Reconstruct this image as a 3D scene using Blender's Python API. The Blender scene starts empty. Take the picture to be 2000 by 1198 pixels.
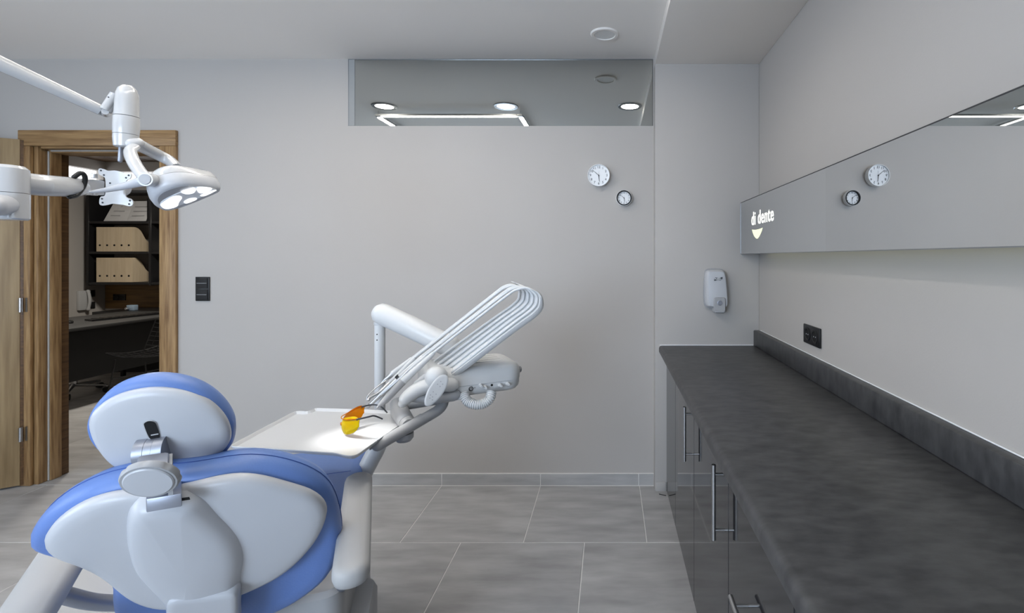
import bpy, bmesh, math, random
from mathutils import Vector as V, Matrix
random.seed(7)
SC = bpy.context.scene
COL = SC.collection

# ------------------------------------------------------------------ camera, world, light, exposure
F, CX, CY, H = 955.0, 1190.0, 503.0, 1.39          # focal length and principal point in pixels of 2000x1198, eye height
cam_d = bpy.data.cameras.new('camera'); cam = bpy.data.objects.new('camera', cam_d); COL.objects.link(cam)
cam.location = (0, 0, H); cam.rotation_euler = (math.pi/2, 0, 0)
cam_d.sensor_fit = 'HORIZONTAL'; cam_d.sensor_width = 36.0; cam_d.lens = F/2000*36.0
cam_d.shift_x = -(CX-1000)/2000; cam_d.shift_y = (CY-599)/2000
cam_d.clip_start = 0.02; cam_d.clip_end = 60
SC.camera = cam
SC.view_settings.view_transform = 'Standard'; SC.view_settings.look = 'None'
SC.view_settings.gamma = 1.0; SC.view_settings.use_curve_mapping = False
SC.view_settings.exposure = -0.13
SC.cycles.max_bounces = 10; SC.cycles.diffuse_bounces = 6; SC.cycles.glossy_bounces = 6; SC.cycles.transparent_max_bounces = 10
SC.cycles.sample_clamp_indirect = 4.0; SC.cycles.caustics_reflective = False; SC.cycles.caustics_refractive = False
world = bpy.data.worlds.new('sky'); SC.world = world; world.use_nodes = True
bgn = world.node_tree.nodes['Background']; bgn.inputs[0].default_value = (0.72, 0.84, 1.0, 1); bgn.inputs[1].default_value = 3.0
def area(name, loc, rot, sx, sy, power, col=(1, 1, 1)):
    d = bpy.data.lights.new(name, 'AREA'); d.shape = 'RECTANGLE'; d.size = sx; d.size_y = sy; d.energy = power; d.color = col
    o = bpy.data.objects.new(name, d); o.location = loc; o.rotation_euler = rot; COL.objects.link(o); return o
# daylight entering by the windows behind the camera and in the left wall
area('window_daylight', (-1.75, -2.56, 1.55), (math.radians(90), 0, 0), 2.1, 1.5, 142, (0.64, 0.79, 1.0))
area('side_window_daylight', (-4.86, -0.6, 1.55), (math.radians(90), 0, math.radians(-90)), 2.0, 1.5, 48, (0.74, 0.86, 1.0))
LED_STRENGTH = 56.0
DOWNLIGHT_STRENGTH = 40.0

# ------------------------------------------------------------------ helpers
def W(px, py, y):
    return V(((px-CX)/F*y, y, H-(py-CY)/F*y))
def ray(px, py):
    return V(((px-CX)/F, 1.0, -(py-CY)/F))
EYE = V((0, 0, H))
def onplane(px, py, p0, n):
    d = ray(px, py); t = (p0-EYE).dot(n)/d.dot(n); return EYE + d*t
def lin(c):
    return tuple(((x/255)/12.92 if x/255 <= 0.04045 else ((x/255+0.055)/1.055)**2.4) for x in c)

MATS = {}
def mat(name, col, rough=0.5, metal=0.0, coat=0.0, vary=0.0, scale=6.0, stretch=(1, 1, 1), bump=0.0, bscale=60.0, spec=0.5, trans=0.0, ior=1.45, emit=None, estr=0.0, col2=None, detail=4.0, randomize=False, coords='Object'):
    if name in MATS: return MATS[name]
    m = bpy.data.materials.new(name); m.use_nodes = True; nt = m.node_tree; N = nt.nodes; L = nt.links
    b = N['Principled BSDF']; c = lin(col)
    b.inputs['Base Color'].default_value = (*c, 1); b.inputs['Roughness'].default_value = rough
    b.inputs['Metallic'].default_value = metal; b.inputs['Coat Weight'].default_value = coat
    b.inputs['Coat Roughness'].default_value = 0.06
    b.inputs['Specular IOR Level'].default_value = spec; b.inputs['Transmission Weight'].default_value = trans; b.inputs['IOR'].default_value = ior
    if emit is not None:
        b.inputs['Emission Color'].default_value = (*lin(emit), 1); b.inputs['Emission Strength'].default_value = estr
    tc = N.new('ShaderNodeTexCoord')
    src = tc.outputs[coords]
    if coords == 'World':
        pass
    mp = N.new('ShaderNodeMapping'); L.new(src, mp.inputs[0]); mp.inputs['Scale'].default_value = stretch
    vec = mp.outputs[0]
    if randomize:
        oi = N.new('ShaderNodeObjectInfo'); mul = N.new('ShaderNodeVectorMath'); mul.operation = 'SCALE'
        mul.inputs[0].default_value = (37.0, 23.0, 11.0); L.new(oi.outputs['Random'], mul.inputs['Scale'])
        add = N.new('ShaderNodeVectorMath'); add.operation = 'ADD'; L.new(vec, add.inputs[0]); L.new(mul.outputs[0], add.inputs[1]); vec = add.outputs[0]
    if vary > 0 or col2 is not None:
        nz = N.new('ShaderNodeTexNoise'); nz.inputs['Scale'].default_value = scale; nz.inputs['Detail'].default_value = detail; L.new(vec, nz.inputs['Vector'])
        rp = N.new('ShaderNodeValToRGB'); L.new(nz.outputs['Fac'], rp.inputs[0])
        rp.color_ramp.elements[0].position = 0.3; rp.color_ramp.elements[1].position = 0.72
        c2 = lin(col2) if col2 is not None else tuple(min(1, x*(1+vary)) for x in c)
        c1 = c if col2 is not None else tuple(x*(1-vary) for x in c)
        rp.color_ramp.elements[0].color = (*c1, 1); rp.color_ramp.elements[1].color = (*c2, 1)
        L.new(rp.outputs[0], b.inputs['Base Color'])
    if bump > 0:
        n2 = N.new('ShaderNodeTexNoise'); n2.inputs['Scale'].default_value = bscale; L.new(vec, n2.inputs['Vector'])
        bp = N.new('ShaderNodeBump'); bp.inputs['Strength'].default_value = bump; bp.inputs['Distance'].default_value = 0.002
        L.new(n2.outputs['Fac'], bp.inputs['Height']); L.new(bp.outputs[0], b.inputs['Normal'])
    MATS[name] = m
    return m

class MB:
    def __init__(s): s.v = []; s.f = []
    def add(s, vs, fs):
        o = len(s.v); s.v += [V(x) for x in vs]; s.f += [tuple(i+o for i in f) for f in fs]; return s
    def box(s, x0, x1, y0, y1, z0, z1, bev=0.0, seg=2, fr=None):
        bm = bmesh.new(); bmesh.ops.create_cube(bm, size=1)
        for v in bm.verts:
            v.co = V(((x0+x1)/2+v.co.x*(x1-x0), (y0+y1)/2+v.co.y*(y1-y0), (z0+z1)/2+v.co.z*(z1-z0)))
        if bev > 0:
            bmesh.ops.bevel(bm, geom=bm.edges[:], offset=bev, segments=seg, profile=0.5, affect='EDGES')
        bm.verts.index_update()
        vs = [v.co.copy() for v in bm.verts]
        if fr: vs = [fr[0]+fr[1]*p.x+fr[2]*p.y+fr[3]*p.z for p in vs]
        s.add(vs, [tuple(v.index for v in f.verts) for f in bm.faces]); bm.free(); return s
    def loft(s, rings, cap=True, closed=True):
        n = len(rings[0]); vs = [p for r in rings for p in r]; fs = []
        for i in range(len(rings)-1):
            for j in range(n if closed else n-1):
                a = i*n+j; b = i*n+(j+1) % n
                fs.append((a, b, b+n, a+n))
        if cap:
            fs.append(tuple(range(n))[::-1]); k = (len(rings)-1)*n; fs.append(tuple(range(k, k+n)))
        return s.add(vs, fs)
    def tube(s, path, r, seg=12, cap=True, flat=1.0, up=None, round_end=False):
        path = [V(p) for p in path]; n = len(path)
        rs = list(r) if isinstance(r, (list, tuple)) else [r]*n
        if len(rs) != n: rs = [rs[0]+(rs[-1]-rs[0])*i/(n-1) for i in range(n)]
        if round_end:
            for end in (0, -1):
                d = (path[0]-path[1]).normalized() if end == 0 else (path[-1]-path[-2]).normalized()
                p, q = path[end], rs[end]
                ext = [(p+d*q*math.sin(a), q*max(0.05, math.cos(a))) for a in (0.5, 0.95, 1.3, 1.5)]
                if end == 0: path = [e[0] for e in ext[::-1]]+path; rs = [e[1] for e in ext[::-1]]+rs
                else: path = path+[e[0] for e in ext]; rs = rs+[e[1] for e in ext]
        n = len(path); t0 = (path[1]-path[0]).normalized()
        a = up.copy() if up is not None else (V((0, 0, 1)) if abs(t0.z) < 0.9 else V((1, 0, 0)))
        e1 = (a-t0*a.dot(t0)).normalized(); rings = []
        for i in range(n):
            t = (path[min(i+1, n-1)]-path[max(i-1, 0)]).normalized()
            e1 = (e1-t*e1.dot(t)).normalized(); e2 = t.cross(e1)
            rings.append([path[i]+(e1*math.cos(2*math.pi*k/seg)*flat+e2*math.sin(2*math.pi*k/seg))*rs[i] for k in range(seg)])
        return s.loft(rings, cap)
    def lathe(s, prof, o, ax, seg=24, cap=True):
        ax = V(ax).normalized(); a = V((1, 0, 0)) if abs(ax.x) < 0.9 else V((0, 1, 0))
        e1 = (a-ax*a.dot(ax)).normalized(); e2 = ax.cross(e1); o = V(o)
        return s.loft([[o+ax*h+(e1*math.cos(2*math.pi*k/seg)+e2*math.sin(2*math.pi*k/seg))*r for k in range(seg)] for r, h in prof], cap)
    def prism(s, poly, ext):
        poly = [V(p) for p in poly]; ext = V(ext)
        return s.loft([poly, [p+ext for p in poly]])
    def mesh(s, name):
        me = bpy.data.meshes.new(name); me.from_pydata([tuple(p) for p in s.v], [], s.f); me.validate()
        bm = bmesh.new(); bm.from_mesh(me); bmesh.ops.recalc_face_normals(bm, faces=bm.faces[:]); bm.to_mesh(me); bm.free()
        return me

ORG = {}
def put(o, parent=None):
    COL.objects.link(o)
    if parent is not None: o.parent = parent
    return o
def obj(name, mb, m, parent=None, smooth=True, angle=38, base=None):
    """world-space geometry -> ONE mesh object; a top-level one gets its origin at its base"""
    if parent is not None: org = ORG[parent.name]
    else:
        xs = [p.x for p in mb.v]; ys = [p.y for p in mb.v]; zs = [p.z for p in mb.v]
        org = V(base) if base is not None else V(((min(xs)+max(xs))/2, (min(ys)+max(ys))/2, min(zs)))
    mb.v = [p-org for p in mb.v]
    me = mb.mesh(name); me.materials.append(m)
    if smooth:
        me.polygons.foreach_set('use_smooth', [True]*len(me.polygons)); me.set_sharp_from_angle(angle=math.radians(angle))
    o = bpy.data.objects.new(name, me); put(o, parent)
    if parent is None: o.location = org
    ORG[o.name] = org
    return o
def thing(name, loc, label, cat, group=None):
    o = bpy.data.objects.new(name, None); o.location = loc; o.empty_display_size = 0.05; put(o); ORG[o.name] = V(loc)
    return tag(o, label, cat, group)
def tag(o, label, cat, group=None):
    o['label'] = label; o['category'] = cat
    if group: o['group'] = group
    return o
def struct(o, label=None, cat=None):
    o['kind'] = 'structure'
    if label: o['label'] = label
    if cat: o['category'] = cat
    return o
def sroot(name, loc, label=None, cat=None):
    o = bpy.data.objects.new(name, None); o.location = loc; put(o); ORG[o.name] = V(loc); return struct(o, label, cat)
def copy_tree(o, delta, parent=None):
    c = o.copy(); COL.objects.link(c); c.parent = parent
    if parent is None: c.location = o.location+V(delta)
    ORG[c.name] = ORG[o.name]+V(delta)
    for ch in list(o.children):
        if ch.name != c.name: copy_tree(ch, delta, c)
    return c
def spline(pts, n=10, closed=False):
    pts = [V(p) for p in pts]; out = []; k = len(pts)
    for i in range(k if closed else k-1):
        g = (lambda j: pts[j % k]) if closed else (lambda j: pts[max(0, min(k-1, j))])
        p0, p1, p2, p3 = g(i-1), g(i), g(i+1), g(i+2)
        for q in range(n):
            t = q/n
            out.append(0.5*((2*p1)+(p2-p0)*t+(2*p0-5*p1+4*p2-p3)*t*t+(3*p1-p0-3*p2+p3)*t**3))
    if not closed: out.append(pts[-1].copy())
    return out
def resample(pts, n):
    L = [0.0]; m = len(pts)
    for i in range(m): L.append(L[-1]+(pts[(i+1) % m]-pts[i]).length)
    out = []; j = 0
    for k in range(n):
        s = L[-1]*k/n
        while L[j+1] < s: j += 1
        t = (s-L[j])/max(1e-9, L[j+1]-L[j]); out.append(pts[j].lerp(pts[(j+1) % m], t))
    return out
def inset_ring(ring, n, d):
    """closed planar ring moved inwards by d (outwards when negative)"""
    k = len(ring); area2 = V((0, 0, 0))
    for i in range(k): area2 += ring[i].cross(ring[(i+1) % k])
    sg = 1 if area2.dot(n) > 0 else -1
    out = []
    for i in range(k):
        t = (ring[(i+1) % k]-ring[i-1]).normalized(); inn = n.cross(t)*sg
        out.append(ring[i]+inn*d)
    for _ in range(2):
        out = [out[i]*0.5+(out[i-1]+out[(i+1) % k])*0.25 for i in range(k)]
    return out
def pillow(mb, ring, n, layers, dome0=0.0, dome1=0.0):
    """solid from a planar closed ring: layers = (inset, offset along n); ends are closed by rings shrinking to the centre with a dome"""
    rings = [[p+n*h for p in inset_ring(ring, n, d)] for d, h in layers]
    def fan(r, dome):
        c = sum(r, V((0, 0, 0)))/len(r); res = []
        for s in (0.85, 0.65, 0.42, 0.2, 0.04):
            res.append([c+(p-c)*s+n*dome*(1-s*s) for p in r])
        return res
    return mb.loft(fan(rings[0], dome0)[::-1]+rings+fan(rings[-1], dome1))
def rrect(hx, hy, r, seg=6):
    out = []
    for cx, cy, a0 in ((hx-r, hy-r, 0), (-hx+r, hy-r, 90), (-hx+r, -hy+r, 180), (hx-r, -hy+r, 270)):
        for k in range(seg+1):
            a = math.radians(a0+90*k/seg); out.append((cx+r*math.cos(a), cy+r*math.sin(a)))
    return out
def slab(mb, fr, hx, hy, r, layers, seg=6):
    """rounded rectangle in fr's first two axes, stacked along the third; layers = (inset, height)"""
    rings = []
    for d, h in layers:
        rings.append([fr[0]+fr[1]*x+fr[2]*y+fr[3]*h for x, y in rrect(hx-d, hy-d, max(0.0005, r-d), seg)])
    return mb.loft(rings)
def gridwall(mb, us, zs, solid, mk):
    """one connected wall with openings; mk(u, z, side) -> point"""
    idx = {}; vs = []; fs = []
    def vid(i, j, s):
        if (i, j, s) not in idx: idx[(i, j, s)] = len(vs); vs.append(mk(us[i], zs[j], s))
        return idx[(i, j, s)]
    ni, nj = len(us)-1, len(zs)-1
    S = lambda i, j: 0 <= i < ni and 0 <= j < nj and solid(i, j)
    for i in range(ni):
        for j in range(nj):
            if not S(i, j): continue
            for s in (0, 1): fs.append((vid(i, j, s), vid(i+1, j, s), vid(i+1, j+1, s), vid(i, j+1, s)))
            if not S(i-1, j): fs.append((vid(i, j, 0), vid(i, j, 1), vid(i, j+1, 1), vid(i, j+1, 0)))
            if not S(i+1, j): fs.append((vid(i+1, j, 0), vid(i+1, j, 1), vid(i+1, j+1, 1), vid(i+1, j+1, 0)))
            if not S(i, j-1): fs.append((vid(i, j, 0), vid(i, j, 1), vid(i+1, j, 1), vid(i+1, j, 0)))
            if not S(i, j+1): fs.append((vid(i, j+1, 0), vid(i, j+1, 1), vid(i+1, j+1, 1), vid(i+1, j+1, 0)))
    return mb.add(vs, fs)
def text(mb, body, size, fr, depth=0.001, bold=0.0, sx=1.0, align='CENTER', space=1.0):
    """raised lettering: fr = origin, reading direction, up, outward"""
    cu = bpy.data.curves.new('lettering', 'FONT'); cu.body = body; cu.size = size; cu.offset = bold; cu.align_x = align; cu.align_y = 'CENTER'
    cu.extrude = depth/2; cu.space_character = space; cu.resolution_u = 6
    t = bpy.data.objects.new('lettering', cu); COL.objects.link(t); bpy.context.view_layer.update()
    me = bpy.data.meshes.new_from_object(t.evaluated_get(bpy.context.evaluated_depsgraph_get()))
    mb.add([fr[0]+fr[1]*(v.co.x*sx)+fr[2]*v.co.y+fr[3]*v.co.z for v in me.vertices], [tuple(p.vertices) for p in me.polygons])
    bpy.data.objects.remove(t); bpy.data.curves.remove(cu); bpy.data.meshes.remove(me); return mb
X_, Y_, Z_ = V((1, 0, 0)), V((0, 1, 0)), V((0, 0, 1))

# ------------------------------------------------------------------ materials
M_wall = mat('wall_paint', (178, 174, 170), 0.75, vary=0.015, scale=1.5, bump=0.12, bscale=220)
M_ceil = mat('ceiling_paint', (243, 239, 234), 0.85, vary=0.01, scale=1.0, bump=0.1, bscale=200)
M_grout = mat('grout', (222, 220, 216), 0.9, vary=0.04, scale=30)
M_tile = mat('concrete_tile', (152, 150, 149), 0.42, col2=(182, 181, 180), scale=4.2, stretch=(0.9, 3.4, 1), bump=0.15, bscale=25, detail=7, randomize=True)
M_skirt = mat('skirting_tile', (160, 159, 158), 0.45, col2=(186, 185, 184), scale=4, stretch=(1, 3, 5), detail=6, randomize=True)
M_oak = mat('oak', (112, 82, 50), 0.45, col2=(170, 138, 96), scale=5.0, stretch=(14, 14, 0.9), bump=0.15, bscale=12, detail=8)
M_oakh = mat('oak_across', (112, 82, 50), 0.45, col2=(168, 136, 94), scale=5.0, stretch=(0.9, 14, 14), bump=0.15, bscale=12, detail=8)
M_oakd = mat('oak_dark', (70, 48, 28), 0.5, col2=(104, 76, 46), scale=5.0, stretch=(14, 0.9, 14), detail=8)
M_oakf = mat('oak_leaf_face', (120, 98, 68), 0.42, col2=(166, 144, 108), scale=3.0, stretch=(9, 9, 0.55), bump=0.12, bscale=12, detail=8)
M_white = mat('white_enamel', (186, 187, 188), 0.22, coat=0.5, vary=0.01, scale=3)
M_shell = mat('white_shell_plastic', (186, 188, 192), 0.32, vary=0.012, scale=4)
M_unit = mat('delivery_unit_white', (204, 205, 205), 0.3, vary=0.01, scale=4)
M_grey = mat('light_grey_plastic', (160, 161, 163), 0.4, vary=0.02, scale=8)
M_offw = mat('warm_white_rubber', (166, 166, 166), 0.5, vary=0.015, scale=8)
M_blue = mat('blue_upholstery', (96, 126, 186), 0.42, vary=0.03, scale=5, bump=0.15, bscale=180)
M_seam = mat('dark_blue_thread', (56, 86, 156), 0.7, vary=0.05)
M_chrome = mat('chrome', (200, 201, 203), 0.36, metal=1.0, vary=0.02)
M_steel = mat('brushed_steel', (190, 190, 190), 0.28, metal=1.0, vary=0.05, scale=20, stretch=(1, 1, 12))
M_silver = mat('silver_satin', (150, 153, 162), 0.42, metal=0.7, vary=0.03)
M_black = mat('black_plastic', (22, 22, 23), 0.35, vary=0.05)
M_blackm = mat('black_matt', (26, 26, 27), 0.7, vary=0.08, scale=10)
M_dark = mat('dark_recess', (10, 10, 11), 0.8, vary=0.05)
M_gloss = mat('anthracite_gloss', (40, 40, 42), 0.05, vary=0.02, scale=2, spec=0.4)
M_carc = mat('anthracite_board', (48, 48, 50), 0.5, vary=0.05)
M_stone = mat('anthracite_laminate', (46, 46, 48), 0.40, col2=(72, 72, 73), scale=17, stretch=(1.0, 2.2, 1.0), bump=0.08, bscale=40, detail=9)
M_mirror = mat('mirror_silver', (222, 224, 225), 0.0, metal=1.0, vary=0.004)
M_mirrorg = mat('smoked_mirror_glass', (192, 195, 193), 0.0, metal=1.0, vary=0.004)
M_alu = mat('aluminium_edge', (150, 152, 155), 0.35, metal=0.8, vary=0.03)
M_led = mat('led_diffuser', (255, 255, 255), 0.5, emit=(255, 248, 238), estr=LED_STRENGTH, vary=0.001)
M_down = mat('downlight_diffuser', (255, 255, 255), 0.5, emit=(255, 248, 238), estr=DOWNLIGHT_STRENGTH, vary=0.001)
M_logo = mat('backlit_lettering', (255, 255, 250), 0.5, emit=(255, 255, 240), estr=1.1, vary=0.001)
M_logo2 = mat('backlit_smile', (235, 238, 205), 0.5, emit=(236, 238, 200), estr=0.75, vary=0.001)
M_glow = mat('led_tape', (255, 255, 230), 0.5, emit=(248, 250, 205), estr=5.0, vary=0.001)
M_face = mat('clock_face_white', (236, 238, 240), 0.6, vary=0.01)
M_ink = mat('dark_grey_print', (45, 48, 54), 0.6, vary=0.03)
M_card = mat('birch_card', (196, 178, 150), 0.7, col2=(210, 193, 166), scale=4, stretch=(8, 8, 0.8), detail=6, randomize=True)
M_paper = mat('printed_paper', (205, 205, 206), 0.8, vary=0.03, scale=25)
M_print = mat('grey_print', (165, 166, 168), 0.8, vary=0.05)
M_dkmetal = mat('black_lacquered_metal', (30, 30, 32), 0.35, vary=0.06)
M_seal = mat('grey_door_seal', (168, 165, 160), 0.6, vary=0.03)

# ------------------------------------------------------------------ room shell
YB, XR, XL, YF, ZC = 2.985, 0.892, -4.7, -2.4, 2.602
YP = 2.907                                             # face of the shallow pillar in the corner
XP = 0.272
DX0, DX1, DZ = -3.50, -2.725, 2.07                     # doorway
GX0, GX1, GZ0 = -1.594, 0.266, 2.193                   # glass strip under the ceiling
OX0, OY1, OZC = -6.62, 6.42, 2.66                      # office behind the door
WT = 0.15

mb = MB(); us = [OX0-0.2, DX0-0.02, DX1+0.02, GX0, GX1, XR+0.2]; zs = [-0.03, DZ+0.02, GZ0, ZC, 2.9]
gridwall(mb, us, zs, lambda i, j: not ((i == 1 and j == 0) or (i == 3 and j == 2)), lambda u, z, s: V((u, YB+WT*s, z)))
struct(obj('wall_back', mb, M_wall, smooth=False))
mb = MB().box(XR, XR+0.15, YF-0.15, YB, -0.03, 2.9); struct(obj('wall_right', mb, M_wall, smooth=False))
mb = MB(); us = [YF-0.15, -1.6, 0.4, YB]; zs = [-0.03, 0.8, 2.3, 2.9]
gridwall(mb, us, zs, lambda i, j: not (i == 1 and j == 1), lambda u, z, s: V((XL-0.15*s, u, z)))
struct(obj('wall_left', mb, M_wall, smooth=False))
mb = MB(); us = [XL-0.15, -2.8, -0.7, XR+0.15]; zs = [-0.03, 0.8, 2.3, 2.9]
gridwall(mb, us, zs, lambda i, j: not (i == 1 and j == 1), lambda u, z, s: V((u, YF-0.15*s, z)))
struct(obj('wall_front', mb, M_wall, smooth=False))
mb = MB().box(XL-0.15, XR+0.15, YF-0.15, YB+0.02, ZC, ZC+0.12); struct(obj('ceiling', mb, M_ceil, smooth=False))
mb = MB().box(XP, XR, YP, YB, 0, 2.545, 0.004); struct(obj('wall_pillar', mb, M_wall))
mb = MB().box(XP, XR, YF, YB, 2.541, ZC, 0.003); struct(obj('trim_1', mb, M_ceil))

# window behind the camera
wr = sroot('window_2', (-1.75, YF-0.07, 0.8))
mb = MB(); us = [-2.8, -2.74, -1.78, -1.72, -0.76, -0.7]; zs = [0.8, 0.86, 2.24, 2.3]
gridwall(mb, us, zs, lambda i, j: not (j == 1 and i in (1, 3)), lambda u, z, s: V((u, YF-0.05-0.05*s, z)))
obj('window_frame', mb, M_white, wr, smooth=False)
obj('window_sill', MB().box(-2.85, -0.65, YF-0.03, YF+0.12, 0.765, 0.795, 0.004), M_white, wr)
wr = sroot('window_4', (XL-0.07, -0.6, 0.8))
mb = MB(); us = [-1.6, -1.54, -0.63, -0.57, 0.34, 0.4]; zs = [0.8, 0.86, 2.24, 2.3]
gridwall(mb, us, zs, lambda i, j: not (j == 1 and i in (1, 3)), lambda u, z, s: V((XL-0.05-0.05*s, u, z)))
obj('window_frame', mb, M_white, wr, smooth=False)
obj('window_sill', MB().box(XL-0.03, XL+0.12, -1.65, 0.45, 0.765, 0.795, 0.004), M_white, wr)
# the dark reflecting glass strip
wr = sroot('window_1', ((GX0+GX1)/2, YB, GZ0))
mb = MB().box(GX0+0.0405, GX1-0.0015, YB+0.002, YB+0.008, GZ0+0.001, ZC-0.004); obj('pane', mb, M_mirrorg, wr, smooth=False)
obj('jamb', MB().box(GX0+0.001, GX0+0.04, YB+0.0, YB+0.06, GZ0+0.001, ZC-0.004), mat('jamb_paint', (150, 152, 152), 0.7, vary=0.02), wr, smooth=False)
obj('edge_trim', MB().box(GX0, GX0+0.003, YB-0.002, YB+0.004, GZ0, ZC-0.002), M_alu, wr, smooth=False)
obj('edge_trim', MB().box(GX0, GX1, YB-0.002, YB+0.004, ZC-0.0045, ZC-0.0005), M_alu, wr, smooth=False)
obj('edge_trim', MB().box(GX1-0.002, GX1, YB-0.002, YB+0.004, GZ0, ZC-0.005), M_carc, wr, smooth=False)
obj('glass_back', MB().box(GX0, GX1, YB+0.065, YB+0.075, GZ0-0.02, ZC), M_carc, wr, smooth=False)

# floor: slab with grout, each tile a piece of its own
fl = struct(obj('floor', MB().box(OX0-0.15, XR+0.15, YF-0.15, OY1+0.15, -0.14, -0.0016), M_grout, smooth=False, base=(0, 0, -0.14)))
T, G = 0.602, 0.0042
def tile_mesh(w, d):
    return MB().box(-w/2, w/2, -d/2, d/2, -0.008, 0, 0.0012, 1)
full = None
def tile(x0, x1, y0, y1):
    global full
    w, d = x1-x0-G, y1-y0-G
    if w < 0.03 or d < 0.03: return
    if full is not None and abs(w-(T-G)) < 1e-4 and abs(d-(T-G)) < 1e-4: me = full
    else:
        me = tile_mesh(w, d).mesh('tile'); me.materials.append(M_tile)
        if full is None and abs(w-(T-G)) < 1e-4 and abs(d-(T-G)) < 1e-4: full = me
    o = bpy.data.objects.new('tile', me); put(o, fl); o.location = V(((x0+x1)/2, (y0+y1)/2, 0))-ORG[fl.name]
def tile_field(xa, xb, ya, yb, seen):
    r = math.floor((ya-YB)/T)
    while YB+r*T < yb:
        y0, y1 = max(ya, YB+r*T), min(yb, YB+(r+1)*T); xo = -0.419+(0.297 if r % 2 == 0 else 0.0)
        c = math.floor((xa-xo)/T)
        while xo+c*T < xb:
            x0, x1 = max(xa, xo+c*T), min(xb, xo+(c+1)*T)
            if x1-x0 > 0.02 and y1-y0 > 0.02 and seen(x0, x1, y0, y1): tile(x0, x1, y0, y1)
            c += 1
        r += 1
tile_field(XL, XR, YF, YB, lambda x0, x1, y0, y1: True)
tile_field(DX0-0.02, DX1+0.02, YB, YB+WT, lambda *a: True)
tile_field(OX0, -1.9, YB+WT, OY1, lambda *a: True)

# tiled skirting along the back wall
bb = sroot('baseboard_back', (-0.6, YB, 0))
edges = [-2.62, -2.224, -1.622, -1.02, -0.419, 0.178, XP-0.001]
for a, b in zip(edges[:-1], edges[1:]):
    o = obj('tile', MB().box(a+0.0022, b-0.0022, YB-0.010, YB-0.0005, 0.002, 0.071, 0.001, 1), M_skirt, bb)
for a, b in ((-4.68, -4.2), (-4.2, -3.62)):
    obj('tile', MB().box(a+0.0022, b-0.0022, YB-0.010, YB-0.0005, 0.002, 0.071, 0.001, 1), M_skirt, bb)
obj('grout_line', MB().box(-2.62, XP-0.001, YB-0.0085, YB-0.0003, 0.0005, 0.0735), M_grout, bb, smooth=False)
obj('grout_line', MB().box(-2.62, XP-0.001, YB-0.0135, YB-0.0101, -0.001, 0.0025), M_grout, bb, smooth=False)
obj('foot_block', MB().box(XP+0.004, XP+0.064, YP-0.006, YP-0.0005, 0.0, 0.055, 0.002), M_wall, bb)

# ------------------------------------------------------------------ doorway and door leaf
dr = sroot('trim_2', ((DX0+DX1)/2, YB, 0))
CW = 0.085
def casing(x0, x1, z0, z1, m): return obj('casing', MB().box(x0, x1, YB-0.022, YB-0.0005, z0, z1, 0.004), m, dr)
casing(DX1-0.004, DX1-0.004+CW+0.014, 0.002, DZ-0.0035, M_oak)
casing(DX0-CW-0.002, DX0-0.012, 0.002, DZ-0.0035, M_oak)
casing(DX0-CW-0.002, DX1+CW+0.010, DZ-0.003, DZ+CW+0.008, M_oakh)
obj('jamb', MB().box(DX0-0.018, DX0+0.012, YB+0.001, YB+0.052, 0.002, DZ, 0.002), M_oak, dr)
obj('jamb', MB().box(DX0-0.018, DX0+0.026, YB+0.058, YB+0.118, 0.002, DZ, 0.002), M_oak, dr)
obj('jamb', MB().box(DX0-0.018, DX0+0.014, YB+0.121, YB+WT+0.02, 0.002, DZ, 0.002), M_oakd, dr)
obj('seal', MB().tube([(DX0+0.014, YB+0.055, 0.004), (DX0+0.014, YB+0.055, DZ-0.02)], 0.005, 8), M_seal, dr)
obj('jamb', MB().box(DX1-0.012, DX1+0.018, YB+0.001, YB+WT+0.02, 0.002, DZ, 0.002), M_oak, dr)
obj('head_jamb', MB().box(DX0+0.027, DX1-0.014, YB+0.001, YB+0.052, DZ-0.014, DZ+0.016, 0.002), M_oakh, dr)
obj('head_jamb', MB().box(DX0+0.027, DX1-0.014, YB+0.058, YB+WT+0.02, DZ-0.028, DZ+0.016, 0.002), M_oakh, dr)
obj('seal', MB().tube([(DX0+0.03, YB+0.055, DZ-0.017), (DX1-0.016, YB+0.055, DZ-0.017)], 0.005, 8), M_seal, dr)
st = obj('strike_plate', MB().box(DX1-0.0145, DX1-0.011, YB+0.006, YB+0.03, 0.93, 1.10, 0.001), M_black, dr)
for z in (0.97, 1.03): obj('latch_hole', MB().box(DX1-0.0152, DX1-0.0142, YB+0.011, YB+0.024, z, z+0.03), M_dark, st, smooth=False)
# leaf, swung open past ninety degrees
HP = V((-3.556, 2.955, 0)); ang = math.radians(35); dl = V((-math.cos(ang), -math.sin(ang), 0)); dn = V((math.sin(ang), -math.cos(ang), 0))
door = sroot('door_1', HP)
fr = (HP, dl, dn, Z_)
obj('leaf', MB().box(0.004, 0.80, -0.036, 0.0, 0.012, 2.103, 0.002, fr=fr), M_oakf, door)
obj('edge_band', MB().box(-0.012, 0.004, -0.034, -0.002, 0.012, 2.10, 0.001, fr=fr), M_oakd, door)
hd = obj('handle', MB().tube([fr[0]+dl*0.74+Z_*1.02, fr[0]+dl*0.74+Z_*1.02+dn*0.05, fr[0]+dl*0.62+Z_*1.02+dn*0.05], 0.009, 10), M_steel, door)
for z in (0.28, 1.06, 1.83):
    h = obj('hinge', MB().tube([HP+V((0.012, -0.012, z)), HP+V((0.012, -0.012, z+0.085))], 0.0085, 12), M_steel, door)
    obj('hinge_plate', MB().box(0.022, 0.032, YB-2.955-0.026, YB-2.955-0.0205, z-0.0, z+0.085, fr=(HP, X_, Y_, Z_)), M_steel, h, smooth=False)
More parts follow.
